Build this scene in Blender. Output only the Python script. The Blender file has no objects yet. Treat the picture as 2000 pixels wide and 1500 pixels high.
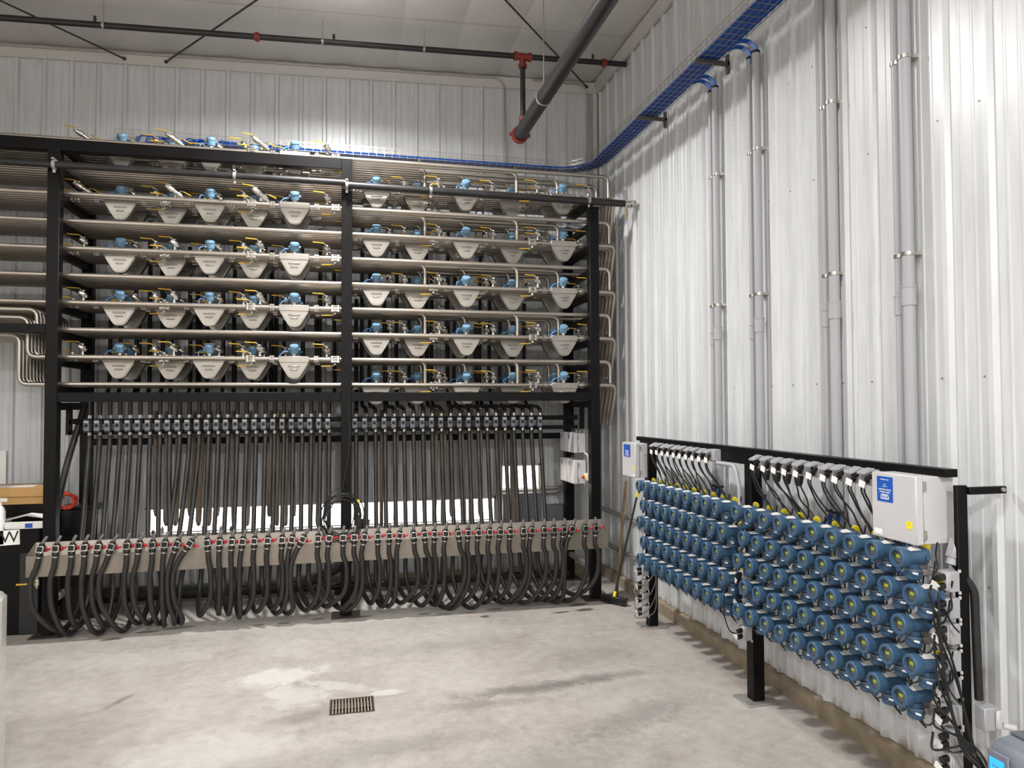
import bpy, bmesh, math, random
from mathutils import Vector, Matrix
random.seed(11)
scene = bpy.context.scene
col = scene.collection
PI = math.pi

# ------------------------------------------------------------------ camera
F_PX, CAM_H = 1420.0, 2.4
YAW, PITCH, ROLL = (math.radians(a) for a in (12.97, 1.62, -0.24))
_f = Vector((math.sin(YAW)*math.cos(PITCH), math.cos(YAW)*math.cos(PITCH), math.sin(PITCH)))
_r0 = Vector((math.cos(YAW), -math.sin(YAW), 0)); _u0 = _r0.cross(_f)
CR = _r0*math.cos(ROLL)+_u0*math.sin(ROLL)
CU = -_r0*math.sin(ROLL)+_u0*math.cos(ROLL)
CW = _f
CAM = Vector((0, 0, CAM_H))
cd = bpy.data.cameras.new('camera'); cd.sensor_width = 36.0; cd.lens = F_PX*36/2000
cd.clip_start = 0.05; cd.clip_end = 100
cam = bpy.data.objects.new('camera', cd); col.objects.link(cam)
m = Matrix.Identity(4)
for i, a in enumerate((CR, CU, -CW)):
    m[0][i], m[1][i], m[2][i] = a
m.translation = CAM
cam.matrix_world = m
scene.camera = cam

def ray(x, y): return CR*((x-1000)/F_PX)+CU*((750-y)/F_PX)+CW
def onX(x, y, X): d = ray(x, y); return CAM+d*(X/d.x)
def onY(x, y, Y): d = ray(x, y); return CAM+d*(Y/d.y)
def onZ(x, y, Z): d = ray(x, y); return CAM+d*((Z-CAM_H)/d.z)

# ------------------------------------------------------------------ world, lights, exposure
w = bpy.data.worlds.new('world'); scene.world = w; w.use_nodes = True
w.node_tree.nodes['Background'].inputs[0].default_value = (0.75, 0.8, 0.9, 1)
w.node_tree.nodes['Background'].inputs[1].default_value = 0.05
scene.view_settings.view_transform = 'Standard'
scene.view_settings.look = 'None'
scene.view_settings.gamma = 1.0
scene.view_settings.use_curve_mapping = False
scene.view_settings.exposure = -0.06
# x, y, z, watts, radius, up-light watts (high-bay lamps hanging under the roof)
LAMPS = [(-0.12, 7.33, 6.62, 360, 0.20, 60),
         (0.68, 1.40, 6.42, 110, 0.20, 16),
         (0.68, -4.2, 6.42, 720, 0.20, 8),
         (-5.4, 1.40, 6.30, 260, 0.20, 8),
         (-5.4, -4.2, 6.30, 400, 0.20, 8)]  # last entry: unseen lamp added to lift the wall behind the hoses

# ------------------------------------------------------------------ helpers
def lin(c):
    return tuple((v/255/12.92) if v/255 <= 0.04045 else ((v/255+0.055)/1.055)**2.4 for v in c)

MATS = {}
def M(name, rgb, rough=0.5, metal=0.0, var=0.0, vscale=8.0, bump=0.0, bscale=40.0, emit=0.0, spec=0.5, stretch=None, trans=0.0, coat=0.0):
    if name in MATS: return MATS[name]
    mt = bpy.data.materials.new(name); mt.use_nodes = True
    nt = mt.node_tree; b = nt.nodes['Principled BSDF']
    c = lin(rgb)
    b.inputs['Base Color'].default_value = (*c, 1)
    b.inputs['Roughness'].default_value = rough
    b.inputs['Metallic'].default_value = metal
    b.inputs['Specular IOR Level'].default_value = spec
    b.inputs['Transmission Weight'].default_value = trans
    b.inputs['Coat Weight'].default_value = coat
    if emit:
        b.inputs['Emission Color'].default_value = (*c, 1)
        b.inputs['Emission Strength'].default_value = emit
    if var or bump:
        tc = nt.nodes.new('ShaderNodeTexCoord')
        mp = nt.nodes.new('ShaderNodeMapping')
        if stretch: mp.inputs['Scale'].default_value = stretch
        nt.links.new(tc.outputs['Object'], mp.inputs[0])
    if var:
        n = nt.nodes.new('ShaderNodeTexNoise'); n.inputs['Scale'].default_value = vscale
        n.inputs['Detail'].default_value = 6
        nt.links.new(mp.outputs[0], n.inputs['Vector'])
        r = nt.nodes.new('ShaderNodeValToRGB')
        r.color_ramp.elements[0].position = 0.3; r.color_ramp.elements[1].position = 0.7
        r.color_ramp.elements[0].color = (*[v*(1-var) for v in c], 1)
        r.color_ramp.elements[1].color = (*[min(1, v*(1+var)) for v in c], 1)
        nt.links.new(n.outputs[0], r.inputs[0]); nt.links.new(r.outputs[0], b.inputs['Base Color'])
    if bump:
        n2 = nt.nodes.new('ShaderNodeTexNoise'); n2.inputs['Scale'].default_value = bscale; n2.inputs['Detail'].default_value = 4
        nt.links.new(mp.outputs[0], n2.inputs['Vector'])
        bp = nt.nodes.new('ShaderNodeBump'); bp.inputs['Strength'].default_value = bump; bp.inputs['Distance'].default_value = 0.01
        nt.links.new(n2.outputs[0], bp.inputs['Height']); nt.links.new(bp.outputs[0], b.inputs['Normal'])
    MATS[name] = mt
    return mt

steel = M('stainless', (176, 168, 158), 0.32, 0.85, var=0.14, vscale=5, bump=0.03, bscale=30, stretch=(0.4, 1, 1))
steel_case = M('brushed_case', (162, 157, 149), 0.36, 0.8, var=0.10, vscale=6)
chrome = M('chrome_fitting', (200, 196, 188), 0.22, 0.9)
black_paint = M('black_paint', (13, 12, 12), 0.42, 0.0, var=0.25, vscale=6, spec=0.16)
black_pipe = M('black_pipe', (34, 33, 33), 0.42, 0.1, var=0.3, vscale=10)
rubber = M('hose_rubber', (36, 34, 32), 0.42, 0.0, var=0.22, vscale=9)
rubber_old = M('hose_rubber_dusty', (132, 118, 104), 0.62, 0.0, var=0.2, vscale=9)
plastic_black = M('plastic_black', (24, 24, 25), 0.35)
cable_black = M('cable_black', (22, 22, 22), 0.45)
dark_bore = M('dark_bore', (10, 10, 10), 0.7)
yellow = M('lever_yellow', (190, 150, 34), 0.5)
yellow_tag = M('tag_yellow', (238, 216, 40), 0.5)
blue_paint = M('transmitter_blue', (56, 86, 114), 0.38, 0.0, var=0.06, vscale=12)
blue_head = M('junction_blue', (104, 140, 166), 0.42, 0.0, var=0.08, vscale=12)
blue_cable = M('cable_blue', (18, 76, 160), 0.42)
blue_lead = M('cable_light_blue', (86, 138, 205), 0.42)
blue_label = M('label_blue', (24, 84, 178), 0.4)
red = M('lever_red', (176, 32, 38), 0.4)
red_fit = M('fitting_red', (128, 44, 32), 0.5, var=0.15)
glass_dark = M('window_glass', (74, 74, 68), 0.06, 0.0, spec=0.8)
lcd = M('display_green', (158, 172, 36), 0.4, emit=0.06)
lcd_blue = M('display_blue', (40, 150, 250), 0.4, emit=1.0)
grey_box = M('enclosure_grey', (194, 193, 194), 0.42, var=0.02)
grey_plastic = M('grey_plastic', (165, 165, 168), 0.5)
grey_conduit = M('conduit_grey', (168, 168, 172), 0.45, var=0.08, vscale=4, stretch=(1, 1, 0.2))
galv = M('galvanised', (168, 164, 160), 0.45, 0.6, var=0.1)
wire_zinc = M('tray_wire', (178, 172, 164), 0.35, 0.8)
white = M('white_paper', (238, 237, 233), 0.6)
plate_white = M('name_plate', (214, 214, 210), 0.45)
solenoid = M('solenoid_grey', (112, 114, 118), 0.4, 0.3)
solenoid_blue = M('solenoid_blue', (26, 36, 58), 0.45)
cardboard = M('cardboard', (186, 146, 92), 0.8, var=0.08, vscale=14)
wood = M('wood_handle', (150, 116, 74), 0.6, var=0.15, vscale=12, stretch=(1, 1, 0.1))
sheet_steel = M('trough_sheet', (138, 130, 120), 0.42, 0.5, var=0.16, vscale=4, bump=0.04, bscale=20)
trim_white = M('trim_white', (206, 203, 198), 0.45)
iron = M('cast_iron', (70, 62, 56), 0.6, 0.3, var=0.3)
concrete_curb = M('curb_concrete', (150, 136, 116), 0.85, var=0.22, vscale=7, bump=0.25, bscale=60)
printer_grey = M('printer_grey', (104, 110, 120), 0.5)
printer_dark = M('printer_dark', (84, 86, 90), 0.55)
orange_cord = M('cord_red', (206, 62, 40), 0.5)
plastic_film = M('plastic_film', (224, 222, 216), 0.18, var=0.06, bump=0.5, bscale=9)
lamp_glow = M('lamp_lens', (255, 250, 242), 0.4, emit=6.0)
pane_glow = M('lit_pane', (255, 252, 246), 0.3, emit=5.0)
pane_warm = M('lit_pane_warm', (255, 246, 232), 0.3, emit=4.0)

class MB:
    def __init__(s): s.v = []; s.f = []
    def add(s, vs, fs, mat=None):
        o = len(s.v)
        s.v += [tuple(mat @ Vector(p)) if mat else tuple(p) for p in vs]
        s.f += [tuple(i+o for i in f) for f in fs]
        return s
    def box(s, x0, x1, y0, y1, z0, z1, mat=None):
        vs = [(x, y, z) for z in (z0, z1) for y in (y0, y1) for x in (x0, x1)]
        return s.add(vs, [(0, 2, 3, 1), (4, 5, 7, 6), (0, 1, 5, 4), (2, 6, 7, 3), (0, 4, 6, 2), (1, 3, 7, 5)], mat)
    def cbox(s, c, size, mat=None):
        return s.box(c[0]-size[0]/2, c[0]+size[0]/2, c[1]-size[1]/2, c[1]+size[1]/2, c[2]-size[2]/2, c[2]+size[2]/2, mat)
    def cyl(s, p0, p1, r0, r1=None, n=12):
        return s.loft([(p0, r0), (p1, r0 if r1 is None else r1)], n)
    def loft(s, secs, n=12, cap=True):
        """sections (point, radius) along one straight axis"""
        p0, p1 = Vector(secs[0][0]), Vector(secs[-1][0])
        ax = (p1-p0).normalized()
        a = ax.orthogonal().normalized(); b = ax.cross(a)
        o = len(s.v)
        for p, r in secs:
            p = Vector(p)
            for k in range(n):
                t = 2*PI*k/n
                s.v.append(tuple(p+a*(r*math.cos(t))+b*(r*math.sin(t))))
        for i in range(len(secs)-1):
            for k in range(n):
                k2 = (k+1) % n
                s.f.append((o+i*n+k, o+i*n+k2, o+(i+1)*n+k2, o+(i+1)*n+k))
        if cap:
            s.f.append(tuple(o+k for k in reversed(range(n))))
            s.f.append(tuple(o+(len(secs)-1)*n+k for k in range(n)))
        return s
    def ring(s, c, ax, r_in, r_out, th, n=20):
        """flat ring (washer) of thickness th around axis ax"""
        c = Vector(c); ax = Vector(ax).normalized(); a = ax.orthogonal().normalized(); b = ax.cross(a)
        o = len(s.v)
        for (r, d) in ((r_out, -th/2), (r_out, th/2), (r_in, th/2), (r_in, -th/2)):
            for k in range(n):
                t = 2*PI*k/n
                s.v.append(tuple(c+ax*d+a*(r*math.cos(t))+b*(r*math.sin(t))))
        for i in range(4):
            for k in range(n):
                k2 = (k+1) % n; j = (i+1) % 4
                s.f.append((o+i*n+k, o+i*n+k2, o+j*n+k2, o+j*n+k))
        return s
    def tube(s, pts, r, n=8, cap=True):
        pts = [Vector(p) for p in pts]
        o = len(s.v); L = len(pts)
        t0 = (pts[1]-pts[0]).normalized(); a = t0.orthogonal().normalized()
        for i, p in enumerate(pts):
            t = (pts[min(i+1, L-1)]-pts[max(i-1, 0)])
            t = t.normalized() if t.length > 1e-9 else t0
            a = a-t*a.dot(t)
            a = a.normalized() if a.length > 1e-6 else t.orthogonal().normalized()
            b = t.cross(a)
            rr = r[i] if isinstance(r, (list, tuple)) else r
            for k in range(n):
                q = 2*PI*k/n
                s.v.append(tuple(p+a*(rr*math.cos(q))+b*(rr*math.sin(q))))
        for i in range(L-1):
            for k in range(n):
                k2 = (k+1) % n
                s.f.append((o+i*n+k, o+i*n+k2, o+(i+1)*n+k2, o+(i+1)*n+k))
        if cap:
            s.f.append(tuple(o+k for k in reversed(range(n))))
            s.f.append(tuple(o+(L-1)*n+k for k in range(n)))
        return s
    def prism(s, poly, d0, d1, plane='xz', mat=None):
        n = len(poly)
        mk = {'xz': lambda p, d: (p[0], d, p[1]), 'yz': lambda p, d: (d, p[0], p[1]), 'xy': lambda p, d: (p[0], p[1], d)}[plane]
        vs = [mk(p, d0) for p in poly]+[mk(p, d1) for p in poly]
        fs = [tuple(reversed(range(n))), tuple(range(n, 2*n))]+[(i, (i+1) % n, n+(i+1) % n, n+i) for i in range(n)]
        return s.add(vs, fs, mat)
    def mesh(s, name, mat, bevel=0.0, angle=38, seg=1):
        me = bpy.data.meshes.new(name); me.from_pydata(s.v, [], s.f)
        bm = bmesh.new(); bm.from_mesh(me)
        bmesh.ops.recalc_face_normals(bm, faces=bm.faces)
        if bevel:
            es = [e for e in bm.edges if e.is_manifold and e.calc_face_angle(0) > math.radians(30)]
            bmesh.ops.bevel(bm, geom=es, offset=bevel, segments=seg, affect='EDGES', clamp_overlap=True)
        bm.to_mesh(me); bm.free()
        me.polygons.foreach_set('use_smooth', [True]*len(me.polygons))
        me.set_sharp_from_angle(angle=math.radians(angle))
        me.materials.append(mat)
        return me

def cr(pts, k=6):
    P = [Vector(p) for p in pts]; P = [P[0]*2-P[1]]+P+[P[-1]*2-P[-2]]
    out = []
    for i in range(1, len(P)-2):
        for j in range(k):
            t = j/k; a, b, c, d = P[i-1], P[i], P[i+1], P[i+2]
            out.append(0.5*((2*b)+(c-a)*t+(2*a-5*b+4*c-d)*t*t+(3*b-a-3*c+d)*t**3))
    out.append(P[-2]); return out

def fillet(pts, rad, k=5):
    P = [Vector(p) for p in pts]; out = [P[0]]
    for i in range(1, len(P)-1):
        a = (P[i-1]-P[i]); b = (P[i+1]-P[i])
        ang = a.angle(b)
        d = min(rad/math.tan(ang/2), a.length*0.49, b.length*0.49)
        p0 = P[i]+a.normalized()*d; p1 = P[i]+b.normalized()*d
        for j in range(k+1):
            t = j/k
            out.append(p0*(1-t)**2+P[i]*2*t*(1-t)+p1*t*t)
    out.append(P[-1]); return out

def link(name, data, parent=None, mat=None):
    o = bpy.data.objects.new(name, data); col.objects.link(o)
    if parent: o.parent = parent
    if mat is not None: o.matrix_local = mat
    return o
def tag(o, label, cat, group=None):
    o['label'] = label; o['category'] = cat
    if group: o['group'] = group
    return o
def thing(name, label, cat, loc=(0, 0, 0), rot=(0, 0, 0), group=None):
    o = link(name, None); o.location = loc; o.rotation_euler = rot; o.empty_display_size = 0.05
    return tag(o, label, cat, group)
def part(name, mb, mat, parent, bevel=0.0, label=None, loc=None, angle=38, stuff=False):
    o = link(name, mb.mesh(name, mat, bevel, angle), parent)
    if loc: o.location = loc
    if label: o['label'] = label
    if stuff: o['kind'] = 'stuff'
    return o
def single(name, mb, mat, label, cat, group=None, bevel=0.0, base=None):
    """a one-mesh thing with its origin moved to base"""
    b = Vector(base) if base is not None else None
    if b is not None: mb.v = [tuple(Vector(p)-b) for p in mb.v]
    o = link(name, mb.mesh(name, mat, bevel))
    if b is not None: o.location = b
    return tag(o, label, cat, group)
def struct(name, mb, mat, parent=None, bevel=0.0):
    o = link(name, mb.mesh(name, mat, bevel), parent)
    if parent is None: o['kind'] = 'structure'
    return o
# templates: [(name, mesh, [(subname, mesh), ...]), ...] shared by all copies
def spawn(tpl, name, label, cat, loc, rot=(0, 0, 0), group=None, scale=1.0):
    root = thing(name, label, cat, loc, rot, group); root.scale = (scale,)*3
    for e in tpl:
        o = link(e[0], e[1], root)
        for sname, sm in (e[2] if len(e) > 2 else ()):
            link(sname, sm, o)
    return root

ORD = ['first', 'second', 'third', 'fourth', 'fifth', 'sixth', 'seventh', 'eighth', 'ninth', 'tenth', 'eleventh', 'twelfth', 'thirteenth',
       'fourteenth', 'fifteenth', 'sixteenth', 'seventeenth', 'eighteenth', 'nineteenth']
def nth(n):
    if n <= 19: return ORD[n-1]
    t = {2: 'twent', 3: 'thirt', 4: 'fort', 5: 'fift'}[n//10]
    return t+'ieth' if n % 10 == 0 else t+'y-'+ORD[n % 10-1]

# ------------------------------------------------------------------ room
WX, WY = 3.58, 9.95              # inner faces of right wall and back wall
RX0, RY0 = -9.0, -6.0            # far left and rear limits
def roof_z(x): return 6.95+0.031*x

# floor with a pit for the drain
DX0, DX1, DY0, DY1 = -0.11, 0.237, 5.87, 6.17
def floor_material():
    mt = bpy.data.materials.new('concrete_floor'); mt.use_nodes = True
    nt = mt.node_tree; N = nt.nodes; L = nt.links; b = N['Principled BSDF']
    tc = N.new('ShaderNodeTexCoord')
    def noise(scale, detail=6, rough=0.6, dist=0.0):
        n = N.new('ShaderNodeTexNoise'); n.inputs['Scale'].default_value = scale; n.inputs['Detail'].default_value = detail
        n.inputs['Roughness'].default_value = rough; n.inputs['Distortion'].default_value = dist
        L.new(tc.outputs['Object'], n.inputs['Vector']); return n.outputs[0]
    def ramp(src, stops):
        r = N.new('ShaderNodeValToRGB')
        while len(r.color_ramp.elements) < len(stops): r.color_ramp.elements.new(0.5)
        for e, (p, c) in zip(r.color_ramp.elements, stops): e.position = p; e.color = (*c, 1)
        L.new(src, r.inputs[0]); return r.outputs[0]
    def mix(fac, a, c2, mode='MIX'):
        mx = N.new('ShaderNodeMix'); mx.data_type = 'RGBA'; mx.blend_type = mode
        if isinstance(fac, float): mx.inputs[0].default_value = fac
        else: L.new(fac, mx.inputs[0])
        for s, v in ((mx.inputs[6], a), (mx.inputs[7], c2)):
            if isinstance(v, tuple): s.default_value = (*v, 1)
            else: L.new(v, s)
        return mx.outputs[2]
    c = ramp(noise(0.9, 8, 0.65, 0.4), [(0.28, lin((142, 134, 125))), (0.5, lin((168, 161, 153))), (0.72, lin((190, 184, 178)))])
    c = mix(0.35, c, ramp(noise(9, 8, 0.7), [(0.35, lin((144, 137, 130))), (0.65, lin((194, 188, 183)))]))
    e1, e2 = noise(4.5, 10, 0.72, 0.5), noise(17, 8, 0.75, 1.0)
    ea = N.new('ShaderNodeMath'); ea.operation = 'MULTIPLY_ADD'; L.new(e2, ea.inputs[0]); ea.inputs[1].default_value = 0.45; ea.inputs[2].default_value = -0.225
    eb = N.new('ShaderNodeMath'); eb.operation = 'ADD'; L.new(e1, eb.inputs[0]); L.new(ea.outputs[0], eb.inputs[1])
    edge = eb.outputs[0]
    def blob(cx, cy, sx, sy, rot, lo, hi, amp=1.1):
        mp = N.new('ShaderNodeMapping'); mp.vector_type = 'TEXTURE'
        mp.inputs['Location'].default_value = (cx, cy, 0); mp.inputs['Rotation'].default_value = (0, 0, rot); mp.inputs['Scale'].default_value = (sx, sy, 1)
        L.new(tc.outputs['Object'], mp.inputs[0])
        ln = N.new('ShaderNodeVectorMath'); ln.operation = 'LENGTH'; L.new(mp.outputs[0], ln.inputs[0])
        a = N.new('ShaderNodeMath'); a.operation = 'MULTIPLY_ADD'; L.new(edge, a.inputs[0]); a.inputs[1].default_value = amp; a.inputs[2].default_value = 1.0-amp*0.5
        d = N.new('ShaderNodeMath'); d.operation = 'SUBTRACT'; L.new(a.outputs[0], d.inputs[0]); L.new(ln.outputs['Value'], d.inputs[1])
        mr = N.new('ShaderNodeMapRange'); mr.inputs['From Min'].default_value = lo; mr.inputs['From Max'].default_value = hi
        L.new(d.outputs[0], mr.inputs[0]); return mr.outputs[0]
    def scaled(v, k):
        x = N.new('ShaderNodeMath'); x.operation = 'MULTIPLY'; L.new(v, x.inputs[0]); x.inputs[1].default_value = k; return x.outputs[0]
    # dried white wash marks round the drain, grey scuffs plus broad patches painting the near floor as less lit, wet stains below the hoses
    for (cx, cy, sx, sy, ro, k) in ((-0.55, 6.82, 0.44, 0.24, 0.2, .55), (-0.40, 6.35, 0.34, 0.30, -0.7, .42), (0.0, 6.45, 0.36, 0.10, -0.5, .35), (0.36, 6.22, 0.18, 0.07, 0, .5), (-1.0, 5.4, 0.9, 0.4, 0.2, .2), (-1.9, 7.6, 0.8, 0.3, 0.1, .2)):
        c = mix(scaled(blob(cx, cy, sx, sy, ro, 0.0, 0.45, 1.8), k), c, lin((214, 211, 207)))
    for (cx, cy, sx, sy, ro, k) in ((1.5, 6.02, 0.75, 0.14, 0.05, .7), (2.15, 6.12, 0.55, 0.12, 0.1, .65), (1.1, 5.8, 0.6, 0.12, 0, .45), (2.2, 5.3, 0.8, 0.25, 0.4, .4), (0.2, 5.2, 1.2, 0.25, 0.1, .4), (1.2, 4.6, 1.5, 0.6, 0.3, .4),
                                    (2.4, 6.7, 0.8, 0.4, 0.3, .25), (0.9, 7.3, 1.2, 0.25, 0.1, .25), (-0.3, 5.9, 0.5, 0.12, 0.2, .35), (-1.78, 6.55, 0.05, 0.2, -0.45, .6), (-2.3, 5.0, 0.9, 0.3, 0.1, .35)):
        c = mix(scaled(blob(cx, cy, sx, sy, ro, 0.0, 0.8, 2.2), k), c, lin((98, 93, 88)))
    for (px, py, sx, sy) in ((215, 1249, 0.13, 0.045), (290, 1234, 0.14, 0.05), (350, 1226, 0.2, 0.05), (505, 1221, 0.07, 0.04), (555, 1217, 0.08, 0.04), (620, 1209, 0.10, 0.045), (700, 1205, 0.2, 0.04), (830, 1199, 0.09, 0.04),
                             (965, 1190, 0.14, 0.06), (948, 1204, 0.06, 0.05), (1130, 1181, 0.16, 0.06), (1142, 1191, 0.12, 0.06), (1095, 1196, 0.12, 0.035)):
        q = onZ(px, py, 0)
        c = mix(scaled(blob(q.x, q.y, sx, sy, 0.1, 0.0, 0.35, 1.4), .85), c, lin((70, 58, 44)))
    L.new(c, b.inputs['Base Color'])
    mr = N.new('ShaderNodeMapRange'); L.new(noise(2.2), mr.inputs[0]); mr.inputs['To Min'].default_value = 0.34; mr.inputs['To Max'].default_value = 0.62
    L.new(mr.outputs[0], b.inputs['Roughness'])
    bp = N.new('ShaderNodeBump'); bp.inputs['Strength'].default_value = 0.10; bp.inputs['Distance'].default_value = 0.01
    L.new(noise(28), bp.inputs['Height']); L.new(bp.outputs[0], b.inputs['Normal'])
    return mt
fm = floor_material()
mb = MB()
xs = [RX0, DX0, DX1, WX+0.2]; ys = [RY0, DY0, DY1, WY+0.2]
for i in range(3):
    for j in range(3):
        if i == 1 and j == 1: continue
        mb.add([(xs[i], ys[j], 0), (xs[i+1], ys[j], 0), (xs[i+1], ys[j+1], 0), (xs[i], ys[j+1], 0)], [(0, 1, 2, 3)])
for p, q in (((DX0, DY0), (DX1, DY0)), ((DX1, DY0), (DX1, DY1)), ((DX1, DY1), (DX0, DY1)), ((DX0, DY1), (DX0, DY0))):
    mb.add([(*p, 0), (*q, 0), (*q, -0.3), (*p, -0.3)], [(0, 1, 2, 3)])
mb.add([(DX0, DY0, -0.3), (DX1, DY0, -0.3), (DX1, DY1, -0.3), (DX0, DY1, -0.3)], [(0, 1, 2, 3)])
floor = struct('floor', mb, fm)
# hair-line cracks in the slab: thin inlaid filler lines
crack = M('crack_filler', (120, 108, 96), 0.9)

def siding_material():
    mt = bpy.data.materials.new('ribbed_siding'); mt.use_nodes = True
    nt = mt.node_tree; N = nt.nodes; L = nt.links; b = N['Principled BSDF']
    tc = N.new('ShaderNodeTexCoord'); sp = N.new('ShaderNodeSeparateXYZ'); L.new(tc.outputs['Object'], sp.inputs[0])
    mp = N.new('ShaderNodeMapping'); mp.inputs['Scale'].default_value = (9, 9, 1.2); L.new(tc.outputs['Object'], mp.inputs[0])
    n = N.new('ShaderNodeTexNoise'); n.inputs['Scale'].default_value = 1.6; n.inputs['Detail'].default_value = 8; L.new(mp.outputs[0], n.inputs['Vector'])
    r = N.new('ShaderNodeValToRGB'); r.color_ramp.elements[0].position = 0.3; r.color_ramp.elements[1].position = 0.6
    r.color_ramp.elements[0].color = (*lin((196, 198, 199)), 1); r.color_ramp.elements[1].color = (*lin((208, 210, 211)), 1)
    L.new(n.outputs[0], r.inputs[0])
    # rust bleeding up from the cut lower edge of the sheets
    h = N.new('ShaderNodeMapRange'); h.inputs['From Min'].default_value = 0.42; h.inputs['From Max'].default_value = 0.12; L.new(sp.outputs['Z'], h.inputs[0])
    n2 = N.new('ShaderNodeTexNoise'); n2.inputs['Scale'].default_value = 0.9; n2.inputs['Detail'].default_value = 9; n2.inputs['Roughness'].default_value = 0.7; L.new(mp.outputs[0], n2.inputs['Vector'])
    mu = N.new('ShaderNodeMath'); mu.operation = 'MULTIPLY'; L.new(h.outputs[0], mu.inputs[0]); L.new(n2.outputs[0], mu.inputs[1])
    m2 = N.new('ShaderNodeMapRange'); m2.inputs['From Min'].default_value = 0.38; m2.inputs['From Max'].default_value = 0.56; m2.inputs['To Max'].default_value = 0.85; L.new(mu.outputs[0], m2.inputs[0])
    mx = N.new('ShaderNodeMix'); mx.data_type = 'RGBA'; L.new(m2.outputs[0], mx.inputs[0]); L.new(r.outputs[0], mx.inputs[6]); mx.inputs[7].default_value = (*lin((120, 90, 58)), 1)
    L.new(mx.outputs[2], b.inputs['Base Color'])
    b.inputs['Roughness'].default_value = 0.33
    bn = N.new('ShaderNodeTexNoise'); bn.inputs['Scale'].default_value = 2.5; L.new(tc.outputs['Object'], bn.inputs['Vector'])
    bp = N.new('ShaderNodeBump'); bp.inputs['Strength'].default_value = 0.06; bp.inputs['Distance'].default_value = 0.02; L.new(bn.outputs[0], bp.inputs['Height']); L.new(bp.outputs[0], b.inputs['Normal'])
    return mt
siding = siding_material()
PITCH_R = 0.3048
def rib_profile(s0, s1):
    """(s, depth) samples of the ribbed sheet between s0 and s1"""
    base = [(0, 0.0), (0.018, 0.028), (0.052, 0.028), (0.070, 0.0), (0.128, 0.0), (0.134, 0.004), (0.146, 0.004), (0.152, 0.0), (0.218, 0.0), (0.224, 0.004), (0.236, 0.004), (0.242, 0.0)]
    out = []
    k0 = math.floor(s0/PITCH_R)-1; k1 = math.ceil(s1/PITCH_R)+1
    allp = [(k*PITCH_R+a, d) for k in range(k0, k1+1) for a, d in base]
    def at(s):
        for (a, da), (b_, db) in zip(allp, allp[1:]):
            if a <= s <= b_: return da+(db-da)*(s-a)/(b_-a)
        return 0
    out = [(s0, at(s0))]+[p for p in allp if s0+1e-5 < p[0] < s1-1e-5]+[(s1, at(s1))]
    return out
def sheet(parent, axis, s0, s1, z0, z1):
    pr = rib_profile(s0, s1); n = len(pr); vs = []
    zt = [z1(s) if callable(z1) else z1 for s, d in pr]
    for (s, d) in pr:
        vs.append((s, WY-d, z0) if axis == 'x' else (WX-d, s, z0))
    for (s, d), z in zip(pr, zt):
        vs.append((s, WY-d, z) if axis == 'x' else (WX-d, s, z))
    fs = [(i, i+1, n+i+1, n+i) for i in range(n-1)]
    mbs = MB(); mbs.add(vs, fs)
    return link('siding_sheet', mbs.mesh('siding_sheet', siding, angle=20), parent)

WIN = [(-2.43, 2.05, 0.80, 1.13), (2.10, 2.69, 1.22, 1.57)]     # openings in the back wall (x0, x1, z0, z1)
mb = MB()
xsb = sorted({RX0, WX+0.1, *[w_[0] for w_ in WIN], *[w_[1] for w_ in WIN]})
for a, b_ in zip(xsb, xsb[1:]):
    hit = [w_ for w_ in WIN if w_[0] <= a+1e-6 and b_ <= w_[1]+1e-6]
    if hit:
        mb.box(a, b_, WY+.012, WY+0.16, 0, hit[0][2]); mb.box(a, b_, WY+.012, WY+0.16, hit[0][3], 7.3)
    else: mb.box(a, b_, WY+.012, WY+0.16, 0, 7.3)
wall_back = struct('wall_back', mb, trim_white)
x = -8.8
cuts = []
while x < WX: cuts.append(x); x += 3*PITCH_R
cuts.append(WX)
for a, b_ in zip(cuts, cuts[1:]):
    bounds = sorted({a, b_, *[q for w_ in WIN for q in w_[:2] if a < q < b_]})
    for p, q in zip(bounds, bounds[1:]):
        hit = [w_ for w_ in WIN if w_[0] <= p+1e-6 and q <= w_[1]+1e-6]
        if hit:
            sheet(wall_back, 'x', p, q, 0.14, hit[0][2]); sheet(wall_back, 'x', p, q, hit[0][3], roof_z)
        else: sheet(wall_back, 'x', p, q, 0.14, roof_z)
wall_right = struct('wall_right', MB().box(WX+.012, WX+0.16, RY0, WY+0.16, 0, 7.3), trim_white)
y = RY0
while y < WY:
    sheet(wall_right, 'y', y, min(y+3*PITCH_R, WY), 0.145, 7.06); y += 3*PITCH_R
# lines of screw heads
mb = MB()
for z in (1.35, 2.55, 4.15, 5.05):
    for k in range(-6, 32):
        yy = k*PITCH_R+0.10
        if yy < WY-0.1: mb.cyl((WX, yy, z), (WX-0.006, yy, z), 0.006, n=6)
sc = part('screw_head', mb, galv, wall_right, stuff=True)
wall_left = struct('wall_left', MB().box(RX0-0.16, RX0, RY0, WY+0.16, 0, 7.3), trim_white)
wall_front = struct('wall_front', MB().box(RX0, WX+0.16, RY0-0.16, RY0, 0, 7.3), trim_white)
# kerb under the siding
curb = struct('baseboard_right', MB().prism([(WX-0.05, 0), (WX-0.05, 0.12), (WX-0.02, 0.14), (WX+0.05, 0.14), (WX+0.05, 0)], RY0, WY, 'xz'), concrete_curb)
struct('baseboard_back', MB().prism([(WY-0.05, 0), (WY-0.05, 0.12), (WY-0.02, 0.14), (WY+0.05, 0.14), (WY+0.05, 0)], RX0, WX-0.05, 'yz'), concrete_curb)
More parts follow.
